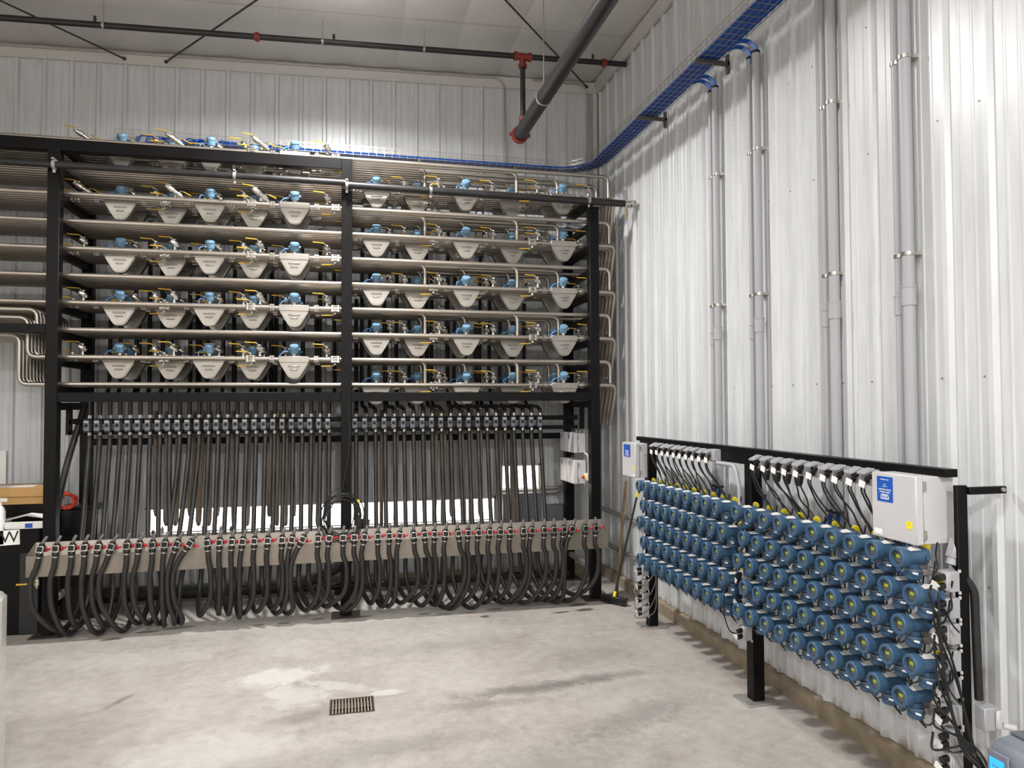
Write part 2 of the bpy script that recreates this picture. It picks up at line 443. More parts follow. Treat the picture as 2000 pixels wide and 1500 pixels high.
# flashing on top of the back wall, corner post
mb = MB(); mb.add([(RX0, WY-0.045, roof_z(RX0)-0.15), (WX, WY-0.045, roof_z(WX)-0.15), (WX, WY-0.045, roof_z(WX)+0.01), (RX0, WY-0.045, roof_z(RX0)+0.01),
                   (RX0, WY, roof_z(RX0)-0.15), (WX, WY, roof_z(WX)-0.15), (WX, WY, roof_z(WX)+0.01), (RX0, WY, roof_z(RX0)+0.01)],
                  [(0, 1, 2, 3), (4, 7, 6, 5), (0, 4, 5, 1), (3, 2, 6, 7), (0, 3, 7, 4), (1, 5, 6, 2)])
struct('trim_1', mb, trim_white)
struct('trim_2', MB().box(WX-0.09, WX-0.03, WY-0.10, WY-0.03, 0.14, 6.98), trim_white)
# roof: insulation facing in strips
ins = M('insulation_facing', (200, 197, 192), 0.4, var=0.04, vscale=2, bump=0.35, bscale=3.0)
mb = MB(); mb.add([(RX0, RY0, roof_z(RX0)+.06), (WX+.2, RY0, roof_z(WX+.2)+.06), (WX+.2, WY+.2, roof_z(WX+.2)+.06), (RX0, WY+.2, roof_z(RX0)+.06)], [(3, 2, 1, 0)])
ceiling = struct('ceiling', mb, ins)
SW = 0.72; x = WX-0.02
PUR = [8.55, 7.05, 5.55, 4.05, 2.55, 1.05, -0.45, -1.95, -3.45, -4.95]
while x > RX0:
    x0 = max(x-SW, RX0); vs = []; fs = []; nx, rows = 5, []
    ylist = sorted({WY, RY0, *PUR, *[(p+q)/2 for p, q in zip(PUR, PUR[1:])], 9.3})
    for yy in ylist:
        near = min(abs(yy-p) for p in PUR+[WY])
        for i in range(nx+1):
            t = i/nx; xx = x0+(x-x0)*t
            sag = -0.022*math.sin(PI*t)**0.7 if 0 < t < 1 else 0.0
            vs.append((xx, yy, roof_z(xx)+0.03+sag+(0.012 if near < 0.05 else 0.0)))
    R_ = nx+1
    for j in range(len(ylist)-1):
        for i in range(nx): fs.append((j*R_+i, j*R_+i+1, (j+1)*R_+i+1, (j+1)*R_+i))
    ms = MB(); ms.add(vs, fs); link('insulation_panel', ms.mesh('insulation_panel', ins, angle=60), ceiling)
    x -= SW
seam_m = M('seam_tape', (150, 146, 140), 0.5)
for py in PUR[:6]:
    ms = MB()
    ms.add([(RX0, py-.005, roof_z(RX0)+.004), (WX, py-.005, roof_z(WX)+.004), (WX, py+.005, roof_z(WX)+.004), (RX0, py+.005, roof_z(RX0)+.004)], [(3, 2, 1, 0)])
    link('purlin_seam', ms.mesh('purlin_seam', seam_m), ceiling)
# ragged facing edge along the right wall
ms = MB(); yy = WY
while yy > -1:
    ms.box(WX-0.06, WX-0.02, yy-0.36, yy, 6.88+random.uniform(-.012, .012), 7.07); yy -= 0.37
part('edge_flap', ms, ins, ceiling)

# windows (sunlit outside, blown out white)
def window(name, x0, x1, z0, z1, n, pane_mat):
    wroot = link(name, MB().box(x0, x1, WY+0.13, WY+0.15, z0, z1).mesh(name, trim_white)); wroot['kind'] = 'structure'
    fr = MB(); t = 0.03
    fr.box(x0, x1, WY-0.035, WY+0.13, z1-t, z1); fr.box(x0, x0+t, WY-0.035, WY+0.13, z0, z1); fr.box(x1-t, x1, WY-0.035, WY+0.13, z0, z1)
    part('window_frame', fr, trim_white, wroot, 0.003)
    part('window_sill', MB().box(x0-0.04, x1+0.04, WY-0.10, WY+0.13, z0-0.06, z0), trim_white, wroot, 0.006)
    wdt = (x1-x0-2*t)/n
    for i in range(n):
        a = x0+t+i*wdt
        part('pane', MB().box(a+0.004, a+wdt-0.004, WY+0.09, WY+0.10, z0, z1-t), pane_mat, wroot)
        if i: part('mullion', MB().box(a-0.008, a+0.008, WY+0.085, WY+0.105, z0, z1-t), trim_white, wroot)
window('window_1', *WIN[0], 4, pane_glow)
window('window_2', *WIN[1], 1, pane_warm)

# ------------------------------------------------------------------ lamps
for i, (lx, ly, lz, watts, rad, up) in enumerate(LAMPS):
    lt = thing('high_bay_lamp', ['round high bay lamp hanging above the hose rack', 'round high bay lamp hanging just ahead of the viewer',
                                 'round high bay lamp hanging in the left of the hall', 'round high bay lamp hanging behind the viewer', 'unseen added lamp behind the viewer on the left, brightening the back wall'][i], 'lamp', (lx, ly, lz), group='high bay lamps')
    part('lamp_housing', MB().loft([((0, 0, 0.0), rad+0.01), ((0, 0, 0.05), rad), ((0, 0, 0.07), rad*0.45), ((0, 0, 0.10), rad*0.3)], 24), printer_dark, lt)
    part('lens', MB().cyl((0, 0, -0.012), (0, 0, -0.001), rad*0.95, n=24), lamp_glow, lt)
    part('hanger_rod', MB().cyl((0, 0, 0.10), (0, 0, roof_z(lx)+0.03-lz), 0.006, n=8), galv, lt)
    for nm, pw, rot, dz, sz in (('lamp_light', watts, (0, 0, 0), -0.02, rad*2), ('lamp_uplight', up, (PI, 0, 0), 0.115, 0.12)):
        ld = bpy.data.lights.new(nm, 'AREA'); ld.shape = 'DISK'; ld.size = sz; ld.energy = pw; ld.spread = math.radians((164 if ly > -2 else 180) if nm == 'lamp_light' else 178); ld.color = (1.0, 0.99, 0.985)
        lo = link(nm, ld, lt); lo.location = (0, 0, dz); lo.rotation_euler = rot

# ------------------------------------------------------------------ pipe rack frame
FY, RYP = 8.60, 9.66                   # centres of the front and rear posts
PX = [-3.013, 0.020, 3.027]            # post positions
ZK = [5.307-0.2965*k for k in range(10)]   # ten pipe levels, top to bottom
def rowY(r): return 8.72+0.09*r
PR = 0.0245                            # pipe radius
rack = thing('pipe_rack', 'black welded steel rack carrying the stainless pipes along the back wall', 'rack', (0, 8.6, 0))
def rpart(name, mb, mat=black_paint, bevel=0.004):
    mb.v = [(a, b-8.6, c) for a, b, c in mb.v]; return part(name, mb, mat, rack, bevel)
top = [5.25, 5.25, 4.86]
for i, px in enumerate(PX):
    rpart('post', MB().box(px-.06, px+.06, FY-.06, FY+.06, 0.012, top[i]))
    rpart('base_plate', MB().box(px-.16, px+.16, FY-.14, FY+.14, 0, 0.012), iron, 0.002)
    rpart('post', MB().box(px-.06, px+.06, RYP-.06, RYP+.06, 0.012, top[i]))
    rpart('base_plate', MB().box(px-.14, px+.14, RYP-.14, RYP+.12, 0, 0.012), iron, 0.002)
    for k in range(10):
        if k == 0 and i == 2: continue
        rpart('support_arm', MB().box(px-.035, px+.035, FY+.06, RYP-.06, ZK[k]-PR-.075, ZK[k]-PR), bevel=0.003)
    if i != 1:
        rpart('foot_brace', MB().box(px-.03, px+.03, FY+.06, RYP-.06, 0.32, 0.38), galv, 0.003)
    rpart('lower_arm', MB().box(px-.03, px+.03, FY+.06, RYP-.06, 2.36, 2.44), bevel=0.003)
rpart('mid_beam', MB().box(PX[0]+.06, PX[1]-.06, FY-.055, FY+.03, 2.445, 2.55))
rpart('mid_beam', MB().box(PX[1]+.06, PX[2]-.06, FY-.055, FY+.03, 2.445, 2.55))
rpart('top_beam', MB().box(-6.5, PX[0]-.06, FY-.06, FY+.04, 5.125, 5.25))
rpart('top_beam', MB().box(PX[0]+.06, PX[1]-.06, FY-.06, FY+.04, 5.125, 5.25))
rpart('top_beam', MB().box(-6.5, PX[1]-.06, RYP-.04, RYP+.06, 5.125, 5.25))
zz = onY(50, 640, FY-.06).z
rpart('outrigger_beam', MB().box(-6.5, PX[0]-.06, FY-.055, FY+.03, zz-.05, zz+.045))
for z in (2.03, 1.98-.9+.95): pass
rpart('rear_rail', MB().box(PX[0]+.06, PX[2]-.06, RYP-.03, RYP+.03, 1.93, 2.01))
rpart('block_rail', MB().box(PX[0]+.0, PX[2]-.06, 9.06, 9.10, 2.20, 2.26), black_paint)
rpart('block_rail', MB().box(PX[0]+.0, PX[2]-.06, 9.06, 9.10, 2.08, 2.13), black_paint)
for px in PX: rpart('rail_hanger', MB().box(px-.03, px+.03, 9.06, 9.10, 2.08, 2.36))
rpart('pipe_post', MB().box(-5.2, -5.08, FY-.06, FY+.06, 0.0, 5.125))

# ------------------------------------------------------------------ black header pipe clamped on the front
hp = thing('header_pipe', 'long black header pipe clamped across the front of the rack with steel end fitting', 'pipe', (0, 8.46, 4.93))
part('tube', MB().cyl((-6.5, 0, 0.012), (0.02, 0, 0.012), 0.038, n=16), black_pipe, hp)
part('tube', MB().cyl((0.02, 0, -0.012), (3.40, 0, -0.03), 0.042, n=16), black_pipe, hp)
for cx in (-2.98, -1.19, 0.02, 0.98, 2.93):
    dz = 0.012 if cx < 0 else -0.015
    part('pipe_clamp', MB().ring((cx, 0, dz), (1, 0, 0), 0.036, 0.052, 0.03, 16).box(cx-.012, cx+.012, -.052, .076, dz+.046, dz+.062).box(cx-.012, cx+.012, -.01, .01, dz-.085, dz-.045), galv, hp)
part('end_fitting', MB().cyl((3.40, 0, -.03), (3.46, 0, -.03), 0.03).cyl((3.455, 0, -.03), (3.475, 0, -.03), 0.042).loft([((3.50, -.06, -.03), .036), ((3.50, .0, -.03), .045), ((3.50, .06, -.03), .036)], 14), chrome, hp)
part('lever', MB().box(3.40, 3.41, -.03, -.015, -.22, -.05), yellow, hp)

# ------------------------------------------------------------------ stainless process pipes, ten levels of ten
COLL = [-0.567, -1.497, -2.452, -1.048, -1.960]     # meter positions in the left bay by row
COLR = [2.672, 1.452, 0.371, 2.075, 0.882]          # and in the right bay
DROP = [3.285, 2.099, 0.958, 2.686, 1.483]
GAP = 0.274
ub = {7: (onY(73, 620, 8.72).x, onY(40, 604, 8.72).z), 8: (onY(55, 640, 8.72).x, onY(30, 620, 8.72).z), 9: (onY(38, 700, 8.72).x, onY(15, 654, 8.72).z)}
for k in range(10):
    for r in range(10):
        y, z = rowY(r), ZK[k]
        if k in ub:
            ux, uz = ub[k]; left = [(-6.4, y, uz), (ux, y, uz), (ux, y, z)]
        else: left = [(-6.4, y, z)]
        if k % 2 == 0:
            xs_ = COLL[r % 5]; xd = DROP[r % 5]
            right = [(xd, y, z), (xd, y, ZK[k+1]+PR+.001)]
        else:
            xs_ = COLR[r % 5]; xe = 3.36-0.012*(r % 3)
            right = [(xe, y, z), (xe, y+.21, z-.50)]
        mb = MB()
        gaps = [(xs_-GAP, xs_+GAP)]                      # the meter and the inline ball valves sit in the pipe
        if r <= 6:
            gaps.append((xs_-.528, xs_-.422) if k % 2 == 0 else (xs_-.453, xs_-.347))
            if k % 2 == 1 and r == 2: gaps.pop()
            if k % 2 == 0 and r < 3: gaps.append((xs_+.407, xs_+.513))
        gaps.sort()
        starts = left
        for g0, g1 in gaps:
            mb.tube(fillet(starts+[(g0, y, z)], 0.09), PR, 12); starts = [(g1, y, z)]
        mb.tube(fillet(starts+right, 0.085), PR, 12)
        single('process_pipe', mb, steel, 'stainless pipe on the %s level from the top, %s from the front' % (nth(k+1), nth(r+1)), 'pipe',
               'stainless pipes on the rack', base=(-3.0, y, z))

# ------------------------------------------------------------------ flow meters
def meter_template(tilt, side):
    poly = [(-.160, -.030), (-.160, -.050), (-.080, -.184), (-.058, -.212), (-.028, -.226), (.028, -.226), (.058, -.212), (.080, -.184), (.160, -.050), (.160, -.030)]
    case = MB().prism(poly, -.048, .048, 'xz').mesh('case', steel_case, 0.010, seg=2)
    cap = MB().box(-.168, .168, -.056, .056, -.042, .030).mesh('case_cap', steel_case, 0.004)
    rib1 = MB().box(-.066, .066, -.058, -.046, -.094, -.078).mesh('rib', steel_case, 0.005)
    rib2 = MB().box(-.042, .042, -.058, -.046, -.134, -.118).mesh('rib', steel_case, 0.005)
    spool = MB().cyl((-.262, 0, 0), (.262, 0, 0), 0.019, n=12).mesh('spool', chrome)
    def fl(sx):
        f = MB()
        for dx in (-.013, .013): f.cyl((sx+dx-.007, 0, 0), (sx+dx+.007, 0, 0), 0.040, n=16)
        for t in range(6):
            a = t*PI/3+.3; f.cyl((sx-.026, .034*math.cos(a), .034*math.sin(a)), (sx+.026, .034*math.cos(a), .034*math.sin(a)), 0.008, n=6)
        return f.mesh('flange', chrome)
    neck = MB().cyl((0, 0, .028), (0, 0, .064), .020).cyl((0, 0, .046), (0, 0, .056), .030, n=8).mesh('neck', chrome)
    ax = Vector((0, -math.sin(tilt), math.cos(tilt))); o = Vector((0, 0.012, .075))
    hd = MB().loft([(o-ax*.014, .030), (o+ax*.006, .046), (o+ax*.062, .049)], 18).mesh('junction_head', blue_head, angle=30)
    lid = MB().loft([(o+ax*.062, .053), (o+ax*.078, .053), (o+ax*.092, .045), (o+ax*.096, .020)], 18).mesh('head_lid', blue_head, angle=30)
    lug = MB()
    for a in (0.4, 2.6): lug.cyl(o+ax*.04+Vector((math.cos(a)*.05, 0, 0)), o+ax*.04+Vector((math.cos(a)*.075, 0, 0)), .013, n=8)
    lug = lug.mesh('cable_port', blue_head)
    c = MB().tube(cr([(-.065, 0.01, .09), (-.11, .005, .085), (-.15, .01, .05), (-.19, .03, .0), (-.24, .06, -.03)] if side else [(-.065, 0.01, .09), (-.10, -.01, .085), (-.118, -.01, .05), (-.10, .02, .01), (-.09, .05, -.02)], 5), .0065, 6).mesh('lead', blue_lead)
    return [('case', case, [('rib', rib1), ('rib', rib2)]), ('case_cap', cap), ('spool', spool), ('flange', fl(-.245)), ('flange', fl(.245)), ('neck', neck),
            ('junction_head', hd, [('head_lid', lid), ('cable_port', lug)]), ('lead', c)]
MT = {('L', 0): meter_template(0.42, True), ('L', 1): meter_template(0.25, False), ('R', 0): meter_template(0.75, False), ('R', 1): meter_template(0.6, True)}
TIER = ['top', 'second', 'third', 'fourth', 'lowest']

def valve_templates():
    # tall sampling valve: stub on the pipe, slanted body with open bore, yellow lever pointing left
    def tall(h, lean):
        s = MB().cyl((0, 0, .029), (0, 0, h), .016).cyl((0, 0, .029), (0, 0, .040), .026, n=12).mesh('stub', chrome)
        p0, p1 = Vector((.032, .01, h-.012)), Vector((-.042-lean, -.036, h+.040))
        d = (p1-p0).normalized()
        b = MB().loft([(p0, .020), (p0+d*.02, .028), (p0+d*.055, .030), (p1-d*.012, .021), (p1, .027)], 14).cyl(p0+d*.028, p0+d*.044, .037, n=6).mesh('valve_body', chrome)
        bore = MB().cyl(p1-d*.004, p1+d*.003, .018, n=14).mesh('bore', dark_bore)
        st = p0+d*.036
        stem = MB().cyl(st, st+Vector((-.006, -.004, .052)), .009, n=8).cyl(st+Vector((-.006, -.004, .042)), st+Vector((-.006, -.004, .056)), .017, n=6).mesh('stem', chrome)
        q = st+Vector((-.006, -.004, .052))
        lev = MB().tube([q+Vector((.012, 0, 0)), q+Vector((-.02, 0, .004)), q+Vector((-.042, -.002, .024))], .0065, 6).mesh('lever', chrome)
        grip = MB().tube([q+Vector((-.042, -.002, .024)), q+Vector((-.165, -.006, .029))], .0068, 6).mesh('lever_grip', yellow)
        return [('stub', s), ('valve_body', b, [('bore', bore)]), ('stem', stem), ('lever', lev, [('lever_grip', grip)])]
    def ball(up):
        s = 1 if up else -1
        b = MB().loft([((-.052, 0, 0), .030), ((-.034, 0, 0), .036), ((.034, 0, 0), .036), ((.052, 0, 0), .030)], 8).mesh('valve_body', chrome, angle=25)
        fl = MB()
        for dx in (-.034, .034): fl.box(dx-.008, dx+.008, -.038, .038, -.038, .038)
        for sy in (-1, 1):
            for sz in (-1, 1): fl.cyl((-.05, sy*.031, sz*.031), (.05, sy*.031, sz*.031), .007, n=6)
        fl = fl.mesh('bolted_flanges', chrome)
        st = MB().cyl((0, 0, s*.03), (0, 0, s*.066), .010, n=8).cyl((0, 0, s*.05), (0, 0, s*.060), .018, n=6).mesh('stem', chrome)
        lev = MB().tube([(.012, 0, s*.06), (-.012, 0, s*.062), (-.034, 0, s*.078)], .0065, 6).mesh('lever', chrome)
        grip = MB().tube([(-.034, 0, s*.078), (-.160, 0, s*.082)], .0068, 6).mesh('lever_grip', yellow)
        return [('valve_body', b), ('bolted_flanges', fl), ('stem', st), ('lever', lev, [('lever_grip', grip)])]
    def slant():
        s = MB().cyl((0, 0, .029), (0, 0, .085), .017).cyl((0, 0, .029), (0, 0, .042), .027, n=12).mesh('stub', chrome)
        p0, p1 = Vector((.085, .02, .045)), Vector((-.095, -.05, .165)); d = (p1-p0).normalized()
        b = MB().loft([(p0, .022), (p0+d*.03, .022), (p0+d*.035, .033), (p0+d*.085, .033), (p0+d*.09, .026), (p0+d*.13, .026), (p0+d*.135, .034), (p0+d*.18, .034), (p1-d*.012, .022), (p1, .027)], 14).mesh('valve_body', chrome)
        bore = MB().cyl(p1-d*.004, p1+d*.003, .018, n=14).mesh('bore', dark_bore)
        q = p0+d*.16+Vector((-.004, -.01, .045)); stem = MB().cyl(p0+d*.16, q, .009, n=8).mesh('stem', chrome)
        lev = MB().tube([q+Vector((.012, 0, 0)), q+Vector((-.02, 0, .004)), q+Vector((-.042, -.002, .014))], .0065, 6).mesh('lever', chrome)
        grip = MB().tube([q+Vector((-.042, -.002, .014)), q+Vector((-.155, -.006, .024))], .0068, 6).mesh('lever_grip', yellow)
        q2 = p0+d*.06+Vector((.02, -.02, .04)); lev2 = MB().tube([p0+d*.06, q2, q2+Vector((.03, -.01, -.01))], .0065, 6).mesh('lever', chrome)
        grip2 = MB().tube([q2+Vector((.03, -.01, -.01)), q2+Vector((.11, -.02, -.05))], .0068, 6).mesh('lever_grip', yellow)
        return [('stub', s), ('valve_body', b, [('bore', bore)]), ('stem', stem), ('lever', lev, [('lever_grip', grip)]), ('lever', lev2, [('lever_grip', grip2)])]
    return tall(.098, .0), tall(.085, -.012), ball(True), ball(False), slant()
TALL_A, TALL_B, BALL_UP, BALL_DN, SLANT = valve_templates()
left_pos = {2: 1, 4: 2, 1: 3, 3: 4, 0: 5}            # column from the left by row index, left bay
for bay, cols, ks in (('L', COLL, (0, 2, 4, 6, 8)), ('R', COLR, (1, 3, 5, 7, 9))):
    bn = 'left' if bay == 'L' else 'right'
    for ti, k in enumerate(ks):
        for r in range(10):
            X, Y, Z = cols[r % 5], rowY(r), ZK[k]
            pos = nth(left_pos[r % 5]); pr = 'front' if r < 5 else 'rear'
            where = '%s bay %s tier, %s from left, %s of pair' % (bn, TIER[ti], pos, pr)
            spawn(MT[(bay, (r*3+k) % 2)], 'flow_meter', 'wedge-shaped steel flow meter, '+where, 'flow meter', (X, Y, Z), group='flow meters in the rack')
            if r > 6: continue
            h1 = random.uniform(-.12, .12)
            if bay == 'L':
                spawn(SLANT if k < 3 and r in (0, 1, 2, 4) else TALL_A, 'sampling_valve', 'tall yellow-handled valve left of meter: '+where, 'valve', (X-.375, Y, Z), (0, 0, h1), 'valves left of the flow meters')
                spawn(TALL_B, 'drain_valve', 'small yellow-handled valve right of meter: '+where, 'valve', (X+.365, Y, Z), (0, 0, h1), 'valves right of the flow meters')
                spawn(BALL_UP, 'ball_valve', 'inline ball valve upstream of meter: '+where, 'valve', (X-.475, Y, Z), group='inline ball valves')
                if r < 3: spawn(BALL_DN, 'ball_valve', 'inline ball valve downstream of meter: '+where, 'valve', (X+.46, Y, Z), group='inline ball valves')
            else:
                spawn(TALL_A, 'sampling_valve', 'tall yellow-handled valve left of meter: '+where, 'valve', (X-.33, Y, Z), (0, 0, h1), 'valves left of the flow meters')
                spawn(TALL_B, 'drain_valve', 'small yellow-handled valve right of meter: '+where, 'valve', (X+.34, Y, Z), (0, 0, h1), 'valves right of the flow meters')
                if r != 2: spawn(BALL_DN, 'ball_valve', 'inline ball valve upstream of meter: '+where, 'valve', (X-.40, Y, Z), group='inline ball valves')

# ------------------------------------------------------------------ solenoid blocks and hoses
NB = 47
bx = [-2.801+0.1042*i for i in range(26)]+[0.12+0.11535*i for i in range(21)]
BY, BZ = 9.00, 2.185
blk = [('block_body', MB().box(-.031, .031, -.052, .055, -.062, .062).mesh('block_body', solenoid, 0.006)),
       ('end_cap', MB().box(-.029, .029, -.050, .05, .062, .078).box(-.029, .029, -.05, .05, -.078, -.062).mesh('end_cap', solenoid_blue, 0.005)),
       ('indicator', MB().cyl((0, -.052, 0), (0, -.062, 0), .019, n=14).mesh('indicator', dark_bore)),
       ('status_plate', MB().box(-.022, .022, -.055, -.051, .036, .050).mesh('status_plate', plate_white)),
       ('fitting', MB().cyl((.018, .01, .075), (.018, .01, .118), .020, n=6).mesh('fitting', chrome)),
       ('fitting', MB().cyl((.018, .01, -.118), (.018, .01, -.075), .020, n=6).mesh('fitting', chrome))]
vpx = [80, 110, 141, 166, 192, 218, 248, 272, 298, 322, 346, 371, 405, 429, 453, 474, 497, 523, 551, 570, 591, 621, 643, 670, 692, 712, 738, 760, 780, 808, 829, 848.5,
       870, 895, 914, 934, 956, 977, 996.5, 1022, 1038.5, 1063, 1082, 1101, 1117, 1143, 1163]
tilts = [12, 6, 4, 3, 8, 18, 2, 8, 2, 6, 18, 32, -4, 2, 3, 8, 4, 4, 3, 12, 26, 2, 6, 0, 1, 10, 0, 0, 9, -4, -6, 2, 6, -8, 3, 4, 6, 8, 4, 0, 10, 3, 2, 8, 22, 4, 2]
def vy(px): return 1072-(px-80)*(41/1083)
TY = 8.27                                # front of the trough valves
for i in range(NB):
    X = bx[i]
    spawn(blk, 'valve_block', 'grey blue-capped valve block, %s from left in the row under the rack' % nth(i+1), 'valve block', (X, BY, BZ), group='valve blocks in a row')
    # upper hose from the pipes down into the block
    j = random.uniform(-.10, .10)
    zb = 2.50 if i < 26 else 2.372
    zt = 3.5+1.5*((i*7) % 10)/10
    mb = MB().tube(cr([(X+.018+j*.6, 9.77, zt), (X+.018+j*.7, 9.77, (zt+2.78)/2), (X+.018+j*.8, 9.77, 2.78), (X+.018+j*.7, 9.68, zb+.05), (X+.018+j*.5, 9.40, zb+.01), (X+.018+j*.25, 9.16, zb), (X+.018+j*.05, BY+.05, zb-.025), (X+.018, BY+.01, zb-.07 if i < 26 else 2.315), (X+.018, BY+.01, 2.30)], 6), .024, 10)
    single('feed_hose', mb, rubber, 'black hose rising from the %s valve block from the left' % nth(i+1), 'hose', 'hoses above the valve blocks', base=(X, BY, 2.30))
# trough with its valves
trough = thing('hose_trough', 'long stainless drip trough mounted across the rack front below the window', 'trough', (0, 8.3, 0.66))
x0t, x1t = -3.13, 3.085
def tpart(name, mb, mat=sheet_steel, bevel=0.0):
    mb.v = [(a, b-8.3, c-.66) for a, b, c in mb.v]; return part(name, mb, mat, trough, bevel)
tpart('front_panel', MB().box(x0t, x1t, 8.296, 8.304, .675, .885))
tpart('bottom_panel', MB().box(x0t, x1t, 8.304, 8.52, .675, .683))
tpart('back_panel', MB().add([(x0t, 8.45, .80), (x1t, 8.45, .80), (x1t, 8.53, .985), (x0t, 8.53, .985), (x0t, 8.458, .80), (x1t, 8.458, .80), (x1t, 8.538, .985), (x0t, 8.538, .985)],
                             [(0, 1, 2, 3), (7, 6, 5, 4), (0, 4, 5, 1), (3, 2, 6, 7), (0, 3, 7, 4), (1, 5, 6, 2)]).box(x0t, x1t, 8.45, 8.458, .683, .80))
for xe in (x0t, x1t-.006): tpart('end_plate', MB().prism([(8.304, .675), (8.304, .885), (8.53, .985), (8.53, .675)], xe, xe+.006, 'yz'))
for px in PX[1:]: tpart('bracket', MB().box(px-.05, px+.05, 8.458, 8.54, .70, .78), black_paint)
tpart('seam', MB().box(-1.385, -1.37, 8.292, 8.296, .675, .885)); tpart('seam', MB().box(1.36, 1.375, 8.292, 8.296, .675, .885))
dv = thing('trough_drain_valve', 'small steel drain valve with yellow lever under the left trough end', 'valve', (-3.05, 8.36, .60))
part('valve_body', MB().cyl((0, 0, .075), (0, 0, -.05), .016).cyl((0, 0, .04), (0, 0, -.02), .026, n=8), chrome, dv)
part('lever', MB().tube([(0, -.03, .0), (-.03, -.04, .005), (-.17, -.045, .004)], .010, 8), yellow, dv)

def hose_valve():
    body = MB().box(-.036, .036, -.030, .030, -.036, .036).mesh('valve_body', plastic_black, 0.008)
    f = MB()
    for a in (0, 1, 2, 3):
        R = Matrix.Rotation(a*PI/2, 4, 'Y'); f.box(-.030, .030, -.041, -.028, .024, .036, R)
    bez = f.mesh('steel_bezel', chrome, 0.002)
    lower = MB().loft([((0, 0, -.034), .024), ((0, 0, -.050), .034), ((0, 0, -.066), .034), ((0, 0, -.082), .022)], 14).mesh('coupling', plastic_black)
    fer = MB().cyl((0, 0, -.080), (0, 0, -.104), .024, n=14).mesh('ferrule', chrome)
    stem = MB().cyl((.034, 0, 0), (.052, 0, 0), .016, n=10).mesh('stem', plastic_black)
    lev = MB().box(.048, .058, -.016, .016, -.020, .022).tube([(.055, -.006, -.008), (.072, -.012, .006), (.094, -.016, .026)], [.013, .012, .009], 8).mesh('lever', red, 0.002)
    noz = MB().tube(cr([(0, 0, .034), (.003, .005, .064), (.008, .02, .094), (.012, .045, .115)], 4), [.017]*9+[.017, .016, .016, .015], 10).mesh('nozzle', M('nozzle_grey', (84, 82, 80), .45))
    ring = MB().cyl((0, 0, .034), (0, 0, .052), .026, n=8).mesh('collar', plastic_black)
    return [('valve_body', body, [('steel_bezel', bez)]), ('coupling', lower), ('ferrule', fer), ('stem', stem), ('lever', lev), ('nozzle', noz), ('collar', ring)]
HV = hose_valve()
for i in range(NB):
    p = onY(vpx[i], vy(vpx[i]), TY); t = math.radians(tilts[i])
    spawn(HV, 'hose_valve', 'black hose valve with red lever, %s from left on the trough' % nth(i+1), 'valve', p, (0, t, 0), 'hose valves along the trough')
    d = Vector((-math.sin(t), 0, -math.cos(t)))
    s = p+d*.095
    X = bx[i]+.018; dx = X-s.x
    g = 0.032+random.uniform(0, .03) if abs(dx) > .0 else .05
    bow = d.x*0.34
    jit = random.uniform(-.05, .05)
    low = 0.035+random.uniform(0, .08)+(0.06 if 12 <= i < 33 else 0)
    if abs(dx) < .12: dx = math.copysign(.12, dx if i < 25 else -1)
    base = s.x+dx*1.0
    pts = [s, s+d*.10, (s.x+bow*.7-.10*dx, 8.27, .62), (s.x+bow*.6-.06*dx, 8.29, .36), (s.x+.22*dx+jit*.5, 8.34, low+.075), (s.x+.50*dx+jit, 8.44, low), (s.x+.80*dx+jit, 8.56, low+.085),
           (s.x+dx*1.02+jit*.6, 8.70, .40), ((s.x+dx)*.6+X*.4, 8.76, .80), ((s.x+dx)*.3+X*.7, 8.86, 1.25), ((s.x+dx)*.05+X*.95, 8.96, 1.75), (X, BY+.01, 2.00), (X, BY+.01, 2.075)]
    # keep clear of the posts
    single('loop_hose', MB().tube(cr(pts, 5), .0265, 10), rubber, 'black hose looping from the %s trough valve from the left' % nth(i+1), 'hose', 'hoses looping below the trough', base=s)
# second row of hoses hanging against the window
bpx = [306, 325, 343, 372, 388, 408, 424, 457, 483, 526, 541, 558, 574, 607, 620, 636, 745, 772, 829, 848, 865, 882, 906, 920, 938, 975, 1002]
for i, px in enumerate(bpx):
    yb = 1026 if i % 3 else 1008
    q = onY(px, yb, 9.36); X = q.x; zb = q.z
    top_ = 2.34; j = random.uniform(-.04, .04)
    mb = MB().tube(cr([(X+j, 9.30, top_), (X+j*.6, 9.29, 1.7), (X, 9.29, zb+.14), (X, 9.315, zb+.045), (X, 9.36, zb+.012), (X, 9.405, zb+.045), (X, 9.43, zb+.14), (X+j*.6, 9.43, 1.7), (X+j, 9.43, top_)], 5), .022, 10)
    single('rear_hose', mb, rubber_old, 'dusty rear hose doubled back above the window, %s from the left' % nth(i+1), 'hose', 'rear hoses hanging before the window', base=(X, 9.36, zb))
# thick slanting hose beside the left rear post, floor drain hose at the back
single('suction_hose', MB().tube(cr([(-2.86, 9.3, 2.62), (-2.92, 9.1, 2.2), (-3.0, 8.95, 1.7), (-3.06, 8.85, 1.2), (-3.10, 8.78, .9), (-3.10, 8.75, .45)], 6), .034, 12), rubber,
       'thick grey-black hose slanting down between the two left rack posts', 'hose', base=(-3.1, 8.75, .45))
single('floor_drain_pipe', MB().tube(cr([(-3.6, 9.42, .20), (-2.4, 9.42, .20), (-1.2, 9.42, .19), (-.5, 9.42, .22), (-.12, 9.42, .36), (.18, 9.45, .62), (.25, 9.5, .95)], 6), .075, 14), black_pipe,
       'fat black drain pipe lying along the floor behind the hoses', 'pipe', base=(-3.6, 9.42, .2))
single('floor_drain_pipe', MB().tube([(-3.6, 9.62, .10), (3.0, 9.62, .09)], .05, 12), black_pipe, 'thin black pipe on the floor against the back wall', 'pipe', base=(0, 9.62, .1))
